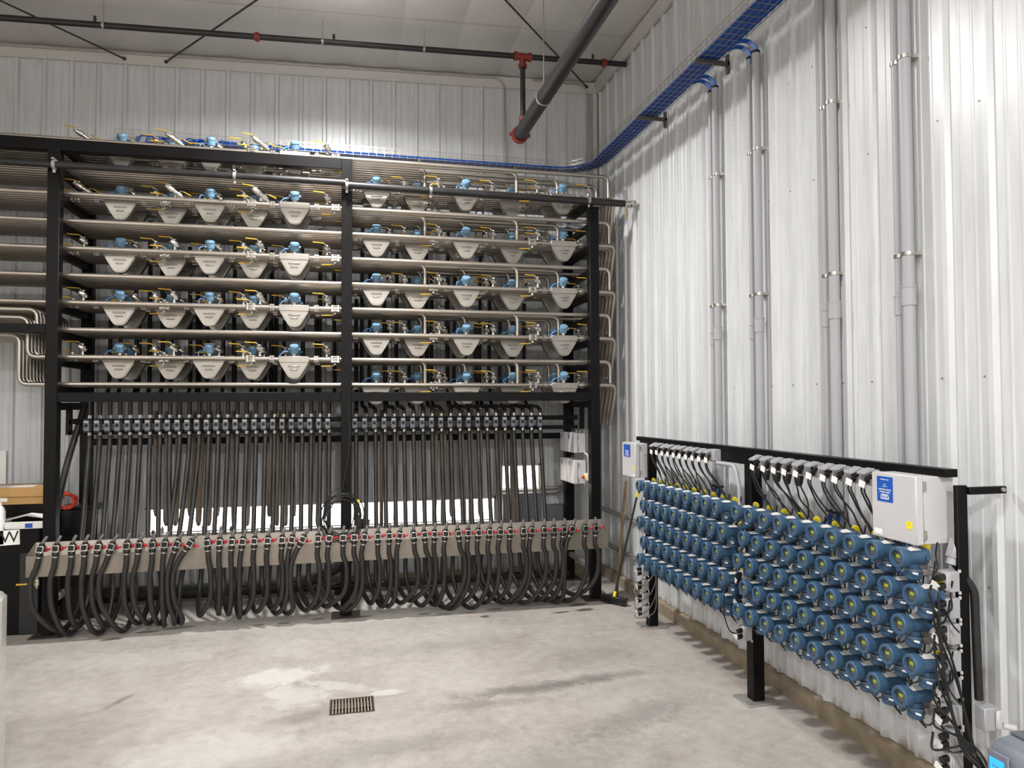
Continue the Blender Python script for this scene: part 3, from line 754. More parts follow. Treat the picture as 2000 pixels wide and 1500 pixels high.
# coil of cable hanging on the middle post
mb = MB(); c0 = onY(668, 1000, 8.47)
for a in range(7):
    rx, rz = .20+random.uniform(-.04, .03), .26+random.uniform(-.04, .02); ph = random.uniform(-.03, .03)
    mb.tube([(c0.x+ph+rx*math.sin(t/24*2*PI), 8.47-.012*a+.02*math.sin(t/12*2*PI), c0.z+random.uniform(-.004, .004)+rz*math.cos(t/24*2*PI)-.02*a) for t in range(25)], .0065, 6)
mb.tube(cr([(c0.x, 8.50, c0.z+.22), (c0.x+.08, 8.52, 1.9), (c0.x+.075, 8.53, 2.3), (c0.x+.07, 8.53, 2.44)], 5), .0065, 6)
cc = single('cable_coil', mb, cable_black, 'loose coil of thin black cable hung on the middle rack post', 'cable', base=(c0.x, 8.5, c0.z))
yt = onY(700, 982, 8.47)
ct = MB().cbox((yt.x-c0.x, -.02, yt.z-c0.z), (.03, .02, .07)); part('yellow_tie', ct, yellow_tag, cc)

# ------------------------------------------------------------------ transmitter panel along the right wall
def text_mesh(body, size, mat, name='lettering', align='CENTER', ext=0.0006):
    c = bpy.data.curves.new(name, 'FONT'); c.body = body; c.size = size; c.align_x = align; c.align_y = 'CENTER'; c.extrude = ext; c.resolution_u = 2
    o = bpy.data.objects.new(name, c); col.objects.link(o)
    dg = bpy.context.evaluated_depsgraph_get(); me = bpy.data.meshes.new_from_object(o.evaluated_get(dg))
    bpy.data.objects.remove(o); bpy.data.curves.remove(c)
    me.name = name; me.materials.clear(); me.materials.append(mat); return me
FACE_NX = Matrix(((0, 0, -1, 0), (-1, 0, 0, 0), (0, 1, 0, 0), (0, 0, 0, 1)))   # text plane -> reads on a face looking along -X
FACE_NY = Matrix(((1, 0, 0, 0), (0, 0, -1, 0), (0, 1, 0, 0), (0, 0, 0, 1)))    # text plane -> reads on a face looking along -Y

PZ = [1.55, 1.362, 1.178, 0.985, 0.79]
panel = thing('meter_stand', 'black post frame with grey struts carrying the blue transmitters along the wall', 'stand', (3.25, 5.3, 0))
def ppart(name, mb, mat=black_paint, bevel=0.003):
    mb.v = [(a-3.25, b-5.3, c) for a, b, c in mb.v]; return part(name, mb, mat, panel, bevel)
for py in (7.40, 5.36, 3.30):
    if py > 4: ppart('post', MB().box(3.20, 3.30, py-.05, py+.05, .012, 1.99))
    else: ppart('post', MB().box(3.238, 3.305, 3.315, 3.345, .012, 1.95))
    pl = MB().box(3.11, 3.40, py-.12, py+.12, 0, .012)
    ppart('base_plate', pl, galv, 0.002)
    for a, b_ in ((3.14, -.09), (3.14, .09), (3.37, -.09), (3.37, .09)): ppart('anchor_bolt', MB().cyl((a, py+b_, .012), (a, py+b_, .028), .009, n=6), galv, 0)
ppart('top_rail', MB().box(3.21, 3.29, 3.36, 7.70, 1.99, 2.035))
ppart('top_rail_web', MB().box(3.21, 3.22, 3.45, 7.60, 1.90, 1.99))
ppart('wall_arm', MB().box(3.305, WX-.03, 3.30, 3.33, 1.90, 1.94)); ppart('wall_arm', MB().box(3.30, WX-.03, 7.38, 7.42, 1.90, 1.945))
ppart('arm_bolt', MB().cyl((3.52, 3.30, 1.922), (3.52, 3.288, 1.922), .012, n=8), galv, 0)
for z in PZ:
    for y0, y1 in ((3.345, 5.28), (5.46, 7.34)):
        ppart('strut', MB().box(3.155, 3.198, y0, y1, z-.105, z-.065), galv)
        ppart('strut_clip', MB().box(3.19, 3.30, y0-.04, y0, z-.105, z-.065) if y0 > 4 else MB().box(3.197, 3.24, y0-.02, y0+.03, z-.105, z-.065), galv); ppart('strut_clip', MB().box(3.19, 3.30, y1, y1+.04, z-.105, z-.065), galv)

def transmitter():
    # axis along x, glass face at x = -0.225, rear cap at x = +0.03; origin at strut front
    hs = MB().loft([((-.165, 0, 0), .060), ((-.150, 0, 0), .054), ((-.075, 0, 0), .054), ((-.06, 0, 0), .057), ((-.005, 0, 0), .057), ((.008, 0, 0), .048)], 24).mesh('housing', blue_paint, angle=30)
    cover = MB().loft([((-.150, 0, 0), .063), ((-.158, 0, 0), .067), ((-.206, 0, 0), .067), ((-.212, 0, 0), .063)], 24, cap=False).ring((-.201, 0, 0), (1, 0, 0), .046, .063, .022, 24).mesh('front_cover', blue_paint, angle=30)
    glass = MB().cyl((-.185, 0, 0), (-.194, 0, 0), .047, n=24).mesh('sight_glass', glass_dark)
    disp = MB().box(-.1985, -.196, -.020, .014, -.002, .018).mesh('display', lcd)
    bez = MB().box(-.196, -.1938, -.027, .022, -.030, .028).mesh('display_plate', printer_dark)
    lug = MB().box(-.205, -.178, -.010, .012, -.086, -.062).cyl((-.192, 0, -.086), (-.192, 0, -.094), .007, n=8).mesh('locking_lug', blue_paint, 0.003)
    base = MB().loft([((-.085, 0, -.045), .042), ((-.085, 0, -.075), .036), ((-.085, 0, -.084), .050), ((-.085, 0, -.100), .053), ((-.085, 0, -.103), .047), ((-.085, 0, -.110), .047), ((-.085, 0, -.113), .053), ((-.085, 0, -.140), .050), ((-.085, 0, -.150), .036)], 20).mesh('terminal_base', blue_paint, angle=30)
    wire = MB().ring((-.085, 0, -.082), (0.05, .0, 1), .0535, .0565, .003, 20).mesh('tie_wire', galv)
    tg = MB().box(-.148, -.145, -.040, -.006, -.098, -.086, Matrix.Rotation(0.35, 4, 'Z')).mesh('tag', white)
    plate = MB().box(-.140, -.060, -.030, .022, .0535, .057, Matrix.Rotation(0.25, 4, 'X')).mesh('name_plate', plate_white)
    plug = MB().cyl((-.03, -.05, .0), (-.03, -.075, .0), .018, n=8).mesh('conduit_plug', blue_paint); plug2 = MB().cyl((-.13, 0, .05), (-.13, 0, .068), .010, n=8).mesh('filler_plug', blue_paint)
    disc = MB().cyl((-.010, -.020, .062), (-.004, -.016, .066), .030, n=16).mesh('yellow_disc', yellow_tag)
    br = MB().box(-.035, -.002, -.030, .030, -.125, -.085).box(-.004, .0, -.040, .040, -.135, .02).mesh('bracket', galv, 0.002)
    cab = MB().tube(cr([(-.07, -.03, -.140), (-.065, -.04, -.168), (-.045, -.06, -.175), (-.02, -.075, -.150), (.0, -.08, -.09), (.01, -.08, -.02)], 4), .006, 6)
    cab.tube(cr([(-.07, .03, -.14), (-.05, .045, -.162), (-.02, .05, -.165), (.005, .03, -.14), (.012, .02, -.08)], 4), .006, 6)
    cab.tube(cr([(.012, .05, .08), (.02, .06, .0), (.01, .075, -.10), (-.02, .08, -.16), (-.01, .05, -.20), (.02, .03, -.24)], 4), .006, 6)
    cab.tube(cr([(.02, -.09, .10), (.025, -.07, .02), (.01, -.10, -.06), (-.03, -.11, -.10), (-.01, -.13, -.16), (.02, -.15, -.2)], 4), .006, 6)
    cab = cab.mesh('lead', cable_black)
    return [('housing', hs, [('name_plate', plate), ('conduit_plug', plug), ('filler_plug', plug2)]), ('front_cover', cover, [('sight_glass', glass), ('display_plate', bez), ('display', disp)]), ('locking_lug', lug),
            ('terminal_base', base, [('tie_wire', wire), ('tag', tg)]), ('yellow_disc', disc), ('bracket', br), ('lead', cab)]
TX = transmitter()
ROWN = ['top', 'second', 'third', 'fourth', 'bottom']
for ri, z in enumerate(PZ):
    off = 0.0 if ri % 2 == 0 else -0.095
    for half, y0, dy in (('near', 3.465, 0.189), ('far', 5.485, 0.1795)):
        for c in range(10):
            yy = y0+dy*c+off
            spawn(TX, 'flow_transmitter', 'blue round-faced transmitter in the %s row, %s from the near end of the %s half' % (ROWN[ri], nth(c+1), half), 'transmitter',
                  (3.155+random.uniform(-.004, .002), yy, z), (random.uniform(-.03, .03), random.uniform(-.02, .02), -0.03+random.uniform(-.05, .05)), 'blue transmitters on the wall stand', 0.86)

# enclosures
def enclosure(name, label, cat, x0, x1, y0, y1, z0, z1, lab, group=None, texts=()):
    """grey box whose door looks along -X; origin at its lower front corner"""
    e = thing(name, label, cat, (x0, y0, z0), group=group)
    W_, D_, H_ = y1-y0, x1-x0, z1-z0
    part('box_body', MB().box(.055, D_, .004, W_-.004, .004, H_-.004), grey_box, e, 0.004)
    dr = part('door', MB().box(0, .050, 0, W_, 0, H_), grey_box, e, 0.006)
    for yy in (.05, W_-.05): part('mounting_ear', MB().box(D_-.004, D_, yy-.014, yy+.014, H_-.01, H_+.03).box(D_-.004, D_, yy-.014, yy+.014, -.03, .01), trim_white, e, 0.002)
    part('hinge', MB().box(.042, .066, -.004, .004, H_-.08, H_-.03).box(.042, .066, -.004, .004, .03, .08), galv, e)
    if lab:
        ly, lz, lw, lh = lab
        bl = part('blue_label', MB().box(-.002, -.0002, ly-lw/2, ly+lw/2, lz-lh/2, lz+lh/2), blue_label, dr)
        for body, dz, size in texts:
            o = link('lettering', text_mesh(body, size, white), dr); o.matrix_local = Matrix.Translation((-.0024, ly, lz+dz)) @ FACE_NX
        if texts:
            rr = MB(); a, b_, c_, d_ = ly-lw*.26, ly+lw*.26, lz-lh*.40, lz-lh*.22
            for q in ((a, b_, c_, c_+.003), (a, b_, d_-.003, d_), (a, a+.003, c_, d_), (b_-.003, b_, c_, d_)): rr.box(-.0032, -.002, *q)
            part('logo_frame', rr, white, dr)
    return e
big = enclosure('control_enclosure', 'large grey control enclosure with blue label at the near end of the stand', 'enclosure', 3.06, 3.31, 3.41, 3.755, 1.615, 1.995,
                (.235, .285, .125, .145), texts=(('S-MAC-PF-121', .055, .011), ('100', .028, .010), ('240VAC, 1Ø', .016, .007), ('CHEMICAL METER', -.003, .0125), ('POWER PANEL', -.018, .0125), ('MANUFACTURED BY', -.030, .005), ('KAHLER', -.041, .0125), ('AUTOMATION', -.052, .0095)))
dr = [c for c in big.children if c.name.startswith('door')][0]
part('warning_label', MB().box(-.0016, -.0002, .03, .075, .085, .125), yellow_tag, dr)
part('rating_plate', MB().box(-.0016, -.0002, .262, .325, .018, .05), white, dr)
o = link('warning_mark', text_mesh('!', .02, plastic_black), dr); o.matrix_local = Matrix.Translation((-.002, .052, .108)) @ FACE_NX
sm = enclosure('control_enclosure', 'small grey control enclosure with blue label at the far end of the stand', 'enclosure', 3.06, 3.27, 7.37, 7.75, 1.60, 1.975,
               (.23, .285, .19, .135), texts=(('CHEMICAL METER', -.003, .0125), ('POWER PANEL', -.018, .0125), ('KAHLER', -.041, .012), ('AUTOMATION', -.052, .0095)))
dr = [c for c in sm.children if c.name.startswith('door')][0]
part('warning_label', MB().box(-.0016, -.0002, .03, .075, .085, .125), yellow_tag, dr)
part('rating_plate', MB().box(-.0016, -.0002, .02, .07, .018, .04), white, dr)
for i, (z0, z1) in enumerate(((1.79, 2.04), (1.40, 1.70))):
    for j, (y0, y1) in enumerate(((8.72, 9.00), (9.03, 9.31))):
        e = enclosure('junction_enclosure', '%s grey enclosure beside the right rack post, %s of its pair' % (('upper', 'lower')[i], ('nearer', 'farther')[j]), 'enclosure', 2.80, 2.955, y0, y1, z0, z1,
                      (.20, z1-z0-.05, .04, .055), 'enclosures beside the right rack post')
es = thing('stop_button', 'small off-white box with red emergency stop button by the right post', 'button', (2.985, 8.70, 1.49))
part('box', MB().box(-.045, .045, -.035, .035, -.045, .045), M('ivory', (226, 222, 204), .5), es, .005)
part('collar', MB().cyl((-.045, 0, 0), (-.058, 0, 0), .028, n=14), yellow_tag, es)
part('push_button', MB().loft([((-.058, 0, 0), .014), ((-.075, 0, 0), .020), ((-.085, 0, 0), .016)], 14), red, es)
part('conduit', MB().tube(cr([(0, 0, .045), (0, 0, .2), (-.01, .005, .27), (-.05, .01, .30)], 4), .010, 8), white, es)

# outlets with flip covers under the top rail, their cords
def outlet(lid_open):
    bx_ = MB().box(-.052, 0, -.030, .030, -.055, .045).mesh('outlet_box', grey_plastic, .005)
    R = Matrix.Translation((-.040, 0, .048)) @ Matrix.Rotation(-lid_open, 4, 'Y')
    lid = MB().box(-.085, 0, -.032, .032, -.006, .008, R)
    for yy in (-.018, 0, .018): lid.box(-.078, -.008, yy-.005, yy+.005, .008, .012, R)
    lid = lid.mesh('flip_cover', grey_plastic, .002)
    pl = MB().cyl((-.052, -.013, .005), (-.092, -.013, -.012), .014, n=10).cyl((-.052, .013, -.025), (-.092, .013, -.045), .014, n=10).mesh('plug', plastic_black)
    wt = MB().box(-.108, -.102, -.034, .020, -.062, -.022, Matrix.Rotation(.25, 4, 'X')).mesh('cord_label', white)
    return [('outlet_box', bx_), ('flip_cover', lid), ('plug', pl), ('cord_label', wt)]
OUT_A, OUT_B = outlet(0.30), outlet(0.42)
adapter = ('power_adapter', MB().loft([((-.07, 0, -.055), .030), ((-.075, 0, -.10), .026), ((-.078, 0, -.13), .020)], 4).mesh('power_adapter', plastic_black, .004))
far_y = [7.05-.13*i for i in range(10)]
near_y = [5.13, 4.98, 4.84, 4.71, 4.57, 4.42, 4.27, 4.15, 4.01, 3.89]
for half, ysl in (('far', far_y), ('near', near_y)):
    for i, yy in enumerate(ysl):
        tpl = list(OUT_A if i % 2 else OUT_B)
        if half == 'near' and i < 5: tpl.append(adapter)
        spawn(tpl, 'flip_cover_outlet', 'grey flip-cover outlet below the top rail of the %s half, %s from the far end' % (half, nth(i+1)), 'outlet', (3.21, yy, 1.945), group='outlets under the top rail')
        for j in range(2):
            dy = random.uniform(.10, .30); q = random.uniform(-.05, .05)
            yj = yy-.013+.026*j
            mb = MB().tube(cr([(3.12, yj, 1.925-.03*j), (3.108, yj, 1.86), (3.11, yj-.04+q*.3, 1.80), (3.12+.02*j, yj-dy*.45+q, 1.72), (3.13+.03*j, yj-dy*.8, 1.64), (3.15+.02*j, yj-dy, 1.575)], 5), .0065, 6)
            single('power_cord', mb, cable_black, 'black cord hanging from the %s %s-half outlet, %s of two' % (nth(i+1), half, ('first', 'second')[j]), 'cord', 'cords below the outlets', base=(3.12, yj, 1.9))
jb = single('junction_box', MB().box(3.14, 3.21, 5.80, 5.90, 1.90, 2.00), grey_plastic, 'plain grey junction box at the end of the far outlet row', 'junction box', bevel=.004, base=(3.2, 5.85, 1.9))
single('rail_conduit', MB().tube(fillet([(3.17, 5.80, 1.885), (3.17, 5.50, 1.885), (3.17, 5.435, 1.70), (3.17, 5.435, 1.02)], .09), .017, 10), grey_conduit, 'pale grey conduit bending down beside the middle stand post', 'conduit', base=(3.17, 5.45, 1.02))
# stacked outlet columns on the three stand posts
def box_outlet():
    b_ = MB().box(-.07, 0, -.045, .035, -.055, .055).mesh('outlet_box', grey_plastic, .006)
    face = MB().box(-.077, -.07, -.038, .028, -.048, .048).mesh('face_plate', grey_box, .003)
    pl = MB().cyl((-.075, -.012, .024), (-.118, -.016, .018), .019, n=10).cyl((-.075, -.012, -.022), (-.118, -.016, -.03), .019, n=10).mesh('plug', plastic_black)
    ear = MB().box(-.012, -.002, -.052, -.042, .05, .066).box(-.012, -.002, -.052, -.042, -.066, -.05).mesh('ear', trim_white)
    wt = MB().box(-.135, -.129, -.045, .008, -.03, .004, Matrix.Rotation(.4, 4, 'X')).mesh('cord_label', white)
    return [('outlet_box', b_), ('face_plate', face), ('plug', pl), ('ear', ear), ('cord_label', wt)]
BO = box_outlet()
for i, z in enumerate((1.436, 1.294, 1.156, 1.012, .87, .726, .593, .471)):
    spawn(BO, 'box_outlet', 'grey outlet box on the near stand post, %s from the top' % nth(i+1), 'outlet', (3.232, 3.345, z), group='outlet boxes on the near post')
for i, z in enumerate((.60, .45, .31, .17)):
    spawn(BO, 'box_outlet', 'grey outlet box on the far stand post, %s from the top' % nth(i+1), 'outlet', (3.20, 7.40, z), group='outlet boxes on the far post')
for i, z in enumerate((1.00, .82, .55)):
    spawn(BO, 'box_outlet', 'grey outlet box on the middle stand post, %s from the top' % nth(i+1), 'outlet', (3.20, 5.36, z), group='outlet boxes on the middle post')
for i in range(9):      # bundle sagging down the near post
    z0 = 1.42-.13*(i % 7); a = random.uniform(-.03, .03); b_ = random.uniform(.02, .07)
    mb = MB().tube(cr([(3.075, 3.31+a, z0), (3.05, 3.285+a, z0-.08), (3.07+.01*i, 3.25, (z0+.55)/2), (3.13+.01*i, 3.232-b_*.2, .62), (3.22+a, 3.235-b_, .52), (3.30+a*.5, 3.235-b_*.6, .42-.02*i), (3.27, 3.238, .30+.02*i), (3.24, 3.243, .12)], 5), .0068, 6)
    single('power_cord', mb, cable_black, 'black cord sagging down the near stand post, from the %s plug' % nth(i+1), 'cord', 'cords on the near post', base=(3.07, 3.3, z0))
for i in range(4):
    z0 = (.60, .45, .31, .17)[i]
    mb = MB().tube(cr([(3.08, 7.385, z0), (3.03, 7.36, z0-.04), (3.06, 7.335, z0-.12 if i < 3 else z0-.05), (3.16, 7.335, z0-.13 if i < 3 else z0-.05), (3.26, 7.335, z0+.02), (3.275, 7.337, z0+.25)], 5), .006, 6)
    single('power_cord', mb, M('cord_grey', (120, 114, 106), .5), 'grey cord looping round the far stand post from the %s plug' % nth(i+1), 'cord', 'cords on the far post', base=(3.08, 7.385, z0))
mb = MB().tube(cr([(3.08, 5.35, 1.0), (2.99, 5.36, .92), (2.98, 5.37, .72), (3.02, 5.36, .58), (3.075, 5.35, .55)], 5), .0055, 6)
single('power_cord', mb, cable_black, 'thin black cord bowed between outlet boxes on the middle stand post', 'cord', base=(3.08, 5.35, .55))
lbf = thing('conduit_fitting', 'grey angled conduit fitting at the lower corner of the large enclosure', 'fitting', (3.27, 3.36, 1.63), (0, .35, 0))
part('fitting_body', MB().box(-.03, .03, -.03, .03, -.09, .03), grey_plastic, lbf, .010)
part('hub', MB().cyl((0, 0, -.088), (0, 0, -.12), .028), grey_plastic, lbf)
single('post_conduit', MB().tube(fillet([(3.25, 3.36, 1.53), (3.335, 3.315, 1.38), (3.335, 3.30, .80)], .12), .022, 12), black_pipe, 'black flexible conduit running down the near stand post', 'conduit', base=(3.33, 3.3, .8))
sw = thing('switch_outlet', 'grey outlet box with clear cover on the right side of the near post', 'outlet', (3.36, 3.27, .72))
part('outlet_box', MB().box(-.06, .04, -.04, .03, -.06, .06), grey_plastic, sw, .005)
part('clear_cover', MB().box(.0, .035, -.062, -.04, -.05, .05), grey_box, sw, .008)
part('plug', MB().cyl((.03, -.062, -.025), (.085, -.085, -.035), .017, n=10), grey_box, sw)

# ------------------------------------------------------------------ conduits on the right wall
CY = [(6.479, .026), (6.378, .034), (5.769, .026), (5.655, .036), (4.756, .028), (4.656, .038), (4.022, .028), (3.934, .038)]
pairn = ['farthest', 'second', 'third', 'nearest']
for i, (yy, r) in enumerate(CY):
    pr = i//2; X = WX-.035-r; ztop = 5.48 if pr < 2 else 7.0
    c = thing('wall_conduit', '%s grey conduit of the %s pair on the right wall' % (('thin', 'thick')[i % 2], pairn[pr]), 'conduit', (X, yy, 1.60), group='grey conduits on the right wall')
    part('tube', MB().cyl((0, 0, .0), (0, 0, ztop-1.60), r, n=16), grey_conduit, c)
    zs = 1.43+.05*(i % 2)
    part('coupling', MB().cyl((0, 0, zs-.06), (0, 0, zs+.06), r+.006, n=16).cyl((0, 0, zs+.056), (0, 0, zs+.066), r+.009, n=16), grey_conduit, c)
    for z in (3.352, 4.622):
        part('strap', MB().ring((0, 0, z-1.60), (0, 0, 1), r, r+.006, .022, 16).box(r-.01, r+.045-.01, -.045, .045, z-1.612, z-1.588), chrome, c)
    part('bushing', MB().ring((0, 0, .006), (0, 0, 1), r*.7, r+.004, .02, 16), plastic_black, c)
    if ztop < 6: part('bushing', MB().ring((0, 0, ztop-1.60), (0, 0, 1), r*.7, r+.004, .02, 16), plastic_black, c)
    # blue cables: in at the top from the tray, out at the bottom to the transmitters
    bt = thing('blue_cable_tail', 'blue cables spilling from the foot of the %s conduit, %s wall pair' % (('thin', 'thick')[i % 2], pairn[pr]), 'cable', (X, yy, 1.6), group='blue cable tails')
    for s in range(4):
        a = (s-1.5)*.012
        part('strand', MB().tube(cr([(0, a, .05), (0, a, -.04), (-.06, a*4+random.uniform(-.04, .04), -.16), (-.15, a*6+random.uniform(-.08, .08), -.28)], 4), .006, 6), blue_cable, bt)
    if ztop < 6:
        bt = thing('blue_cable_drop', 'blue cables dropping from the tray into the %s conduit, %s wall pair' % (('thin', 'thick')[i % 2], pairn[pr]), 'cable', (X, yy, 5.48), group='blue cable drops')
        for s in range(5):
            a = (s-2)*.011
            part('strand', MB().tube(cr([(0, a, -.06), (0, a, .03), (-.02, a+.03, .09), (-.05, a+.10, .15), (-.08, a*1.5+.22, .185)], 4), .0075, 6), blue_cable, bt)

# ------------------------------------------------------------------ cable tray, right wall and back wall
TZ, TXC, TYC, TR = 5.65, 3.345, 9.67, 0.50
def tray_pt(s):
    """centre line: s runs from the near end of the right wall, round the corner, to the left end of the back wall"""
    L1 = (TYC-TR)-(-3.0); L2 = PI/2*TR
    if s < L1: return Vector((TXC, -3.0+s, TZ)), Vector((-1, 0, 0))
    if s < L1+L2:
        a = (s-L1)/TR; c = Vector((TXC-TR, TYC-TR, TZ)); n = Vector((math.cos(a), math.sin(a), 0)); return c+n*TR, -n
    q = s-L1-L2; return Vector((TXC-TR-q, TYC, TZ)), Vector((0, -1, 0))
LT = (TYC-TR+3.0)+PI/2*TR+(TXC-TR+2.74)
tray = thing('cable_tray', 'wire mesh cable tray rounding the corner below the roof', 'cable tray', (TXC, TYC, TZ))
def typ(name, mb, mat, bevel=0, stuff=False):
    mb.v = [(a-TXC, b-TYC, c-TZ) for a, b, c in mb.v]; return part(name, mb, mat, tray, bevel, stuff=stuff)
S = [LT*i/150 for i in range(151)]
for k, (off, h) in enumerate([(-.12, 0), (-.06, 0), (0, 0), (.06, 0), (.12, 0), (-.12, .05), (-.12, .10), (-.12, .15), (-.12, .20), (.12, .05), (.12, .10)]):
    typ('long_wire', MB().tube([tray_pt(s)[0]+tray_pt(s)[1]*off+Vector((0, 0, h)) for s in S], .0032, 4), wire_zinc)
mb = MB(); s = 0.0
while s < LT:
    c, n = tray_pt(s)
    p = [c-n*.12+Vector((0, 0, .20)), c-n*.12, c+n*.12, c+n*.12+Vector((0, 0, .10))]
    for a, b_ in zip(p, p[1:]): mb.tube([a-Vector((0, 0, .004)), b_-Vector((0, 0, .004))], .003, 4)
    s += 0.10
typ('cross_wire', mb, wire_zinc, stuff=True)
bracket_dark = M('bracket_dark', (92, 88, 84), .5, .5)
for s in [0.9+1.38*i for i in range(9)]:
    c, n = tray_pt(s)
    if s < 11.9: typ('bracket', MB().box(3.20, WX-.03, c.y-.02, c.y+.02, TZ-.045, TZ-.009).box(WX-.055, WX-.03, c.y-.02, c.y+.02, TZ-.12, TZ+.06), bracket_dark, .002)
for x in (2.25, .95, -.35, -1.6, -2.55):
    typ('bracket', MB().box(x-.02, x+.02, TYC-.14, WY-.03, TZ-.045, TZ-.009).box(x-.02, x+.02, WY-.055, WY-.03, TZ-.12, TZ+.15), bracket_dark, .002)
for k in range(24):
    lay = 0 if k < 13 else 1
    off = -.102+.017*k if lay == 0 else -.09+.018*(k-13)
    ph = random.uniform(0, 6); pts = []
    send = LT-random.uniform(.30, 1.3)
    for s in [send*i/110 for i in range(111)]:
        c, n = tray_pt(s); wob = 0.0
        pts.append(c+n*(off+wob)+Vector((0, 0, .015+.018*lay+0.0)))
    single('tray_cable', MB().tube(pts, .0082, 6), blue_cable, 'blue cable lying in the wire tray, %s from its wall side' % nth(24-k), 'cable', 'blue cables in the tray', base=(TXC, 3.0, TZ))
for i, x in enumerate((-2.45, -2.36, -1.93, -1.80, -1.55, -.95, -.86)):
    single('drop_cable', MB().tube(cr([(x+.30, TYC-.02, TZ+.055), (x+.12, TYC-.06, TZ+.06), (x+.03, TYC-.14, TZ+.03), (x, TYC-.19, TZ-.10), (x-.02, TYC-.22, TZ-.30)], 5), .011, 6), blue_cable,
           'blue cable curling over the tray edge above the left bay, %s from the left' % nth(i+1), 'cable', 'blue cables above the left bay', base=(x, TYC, TZ-.3))
for i, x in enumerate((.55, .62, 1.75, 1.84)):
    single('drop_cable', MB().tube(cr([(x, TYC-.05, TZ+.02), (x+.01, TYC-.03, TZ-.12), (x, TYC+.02, TZ-.5), (x-.01, TYC+.03, 4.9), (x, TYC+.03, 4.4)], 5), .010, 6), blue_cable,
           'blue cable dropping from the tray behind the right bay, %s from the left' % nth(i+1), 'cable', 'blue cables behind the right bay', base=(x, TYC, 4.4))

# ------------------------------------------------------------------ sprinkler pipework and roof bracing
def spz(x): return 6.70+.031*x
sp = thing('sprinkler_pipe', 'dark sprinkler branch pipe running under the roof parallel to the back wall', 'pipe', (0, 8.75, 6.7))
part('tube', MB().cyl((-6.5, 0, spz(-6.5)-6.7), (WX-.03, 0, spz(WX)-6.7), .034, n=14), black_pipe, sp)
for cx in (-.998, 3.25): part('coupling', MB().cyl((cx-.03, 0, spz(cx)-6.7), (cx+.03, 0, spz(cx)-6.7), .046).cyl((cx-.012, 0, spz(cx)-6.7), (cx+.012, 0, spz(cx)-6.7), .054), red_fit, sp)
tz = spz(2.17)-6.7
part('tee', MB().cyl((2.07, 0, tz), (2.27, 0, tz), .045).cyl((2.06, 0, tz), (2.10, 0, tz), .056).cyl((2.24, 0, tz), (2.28, 0, tz), .056).cyl((2.17, 0, tz), (2.17, 0, tz-.12), .042).cyl((2.17, 0, tz-.10), (2.17, 0, tz-.14), .054), red_fit, sp)
part('drop_tube', MB().cyl((2.17, 0, tz-.12), (2.17, 0, 5.95-6.7), .032, n=14), black_pipe, sp)
part('lower_coupling', MB().cyl((2.17, 0, 5.93-6.7), (2.17, 0, 6.0-6.7), .048), red_fit, sp)
for cx in (-2.70, -.134, 3.10): part('sprinkler_head', MB().cyl((cx, 0, spz(cx)-6.7+.03), (cx, 0, spz(cx)-6.7+.075), .012, n=8).cyl((cx, 0, spz(cx)-6.7+.06), (cx, 0, spz(cx)-6.7+.07), .020, n=8).cyl((cx, 0, spz(cx)-6.7+.09), (cx, 0, spz(cx)-6.7+.095), .018, n=8).cyl((cx, 0, spz(cx)-6.7+.07), (cx, 0, spz(cx)-6.7+.092), .008, n=6), iron, sp)
for cx in (-2.614, -.263, .932): part('hanger', MB().cyl((cx, 0, spz(cx)-6.7+.03), (cx, 0, roof_z(cx)+.02-6.7), .006, n=6).ring((cx, 0, spz(cx)-6.7), (1, 0, 0), .036, .042, .025, 14), galv, sp)
mp_ = thing('sprinkler_main', 'thick black sprinkler main running overhead toward the viewer with red end coupling', 'pipe', (2.165, 8.75, 5.83))
part('tube', MB().cyl((0, .16, 0), (0, -11.0, 0), .084, n=24), black_pipe, mp_)
part('end_coupling', MB().ring((0, .15, 0), (0, 1, 0), .080, .108, .05, 24).box(-.135, -.095, .135, .165, -.02, .02).box(.095, .135, .135, .165, -.02, .02), red_fit, mp_)
part('end_cap', MB().cyl((0, .14, 0), (0, .19, 0), .082, n=24), red_fit, mp_)
part('coupling_bolt', MB().cyl((-.115, .15, -.035), (-.115, .15, .035), .009, n=6).cyl((.115, .15, -.035), (.115, .15, .035), .009, n=6), galv, mp_)
part('outlet_boss', MB().cyl((0.005, 0, .05), (0.005, 0, .118), .045), red_fit, mp_)
part('hanger', MB().ring((0, -1.0, 0), (0, 1, 0), .086, .093, .03, 24).cyl((0, -1.0, .09), (0, -1.0, roof_z(2.165)+.02-5.83), .008, n=8), galv, mp_)
for i, (a, b_) in enumerate((((-2.72, 9.89, 6.775), (-3.95, 8.3, 6.76)), ((-2.22, 9.89, 6.785), (1.1, 5.6, 6.90)), ((3.40, 9.89, 7.0), (-.3, 5.3, 6.86)))):
    single('brace_rod', MB().cyl(a, b_, .011, n=8).cyl(a, Vector(a)+(Vector(a)-Vector(b_)).normalized()*.02, .022, n=8), iron,
           'thin dark diagonal brace rod under the roof, %s from the left' % nth(i+1), 'rod', 'roof brace rods', base=a)
for i, (pts, lb) in enumerate((([(-6.4, WY-.06, roof_z(-6.4)-.02), (2.08, WY-.06, roof_z(2.08)-.02), (2.19, WY-.06, 6.90), (2.19, WY-.06, 5.2)], 'left of two thin conduits bending down the back wall'),
                               ([(2.6, WY-.06, roof_z(2.6)-.02), (3.33, WY-.06, roof_z(3.33)-.03), (3.44, WY-.06, 6.88), (3.44, WY-.06, 5.0)], 'right of two thin conduits bending down the back wall'))):
    single('thin_conduit', MB().tube(fillet(pts, .14), .013, 8), galv, lb, 'conduit', 'thin conduits on the back wall', base=pts[-1])
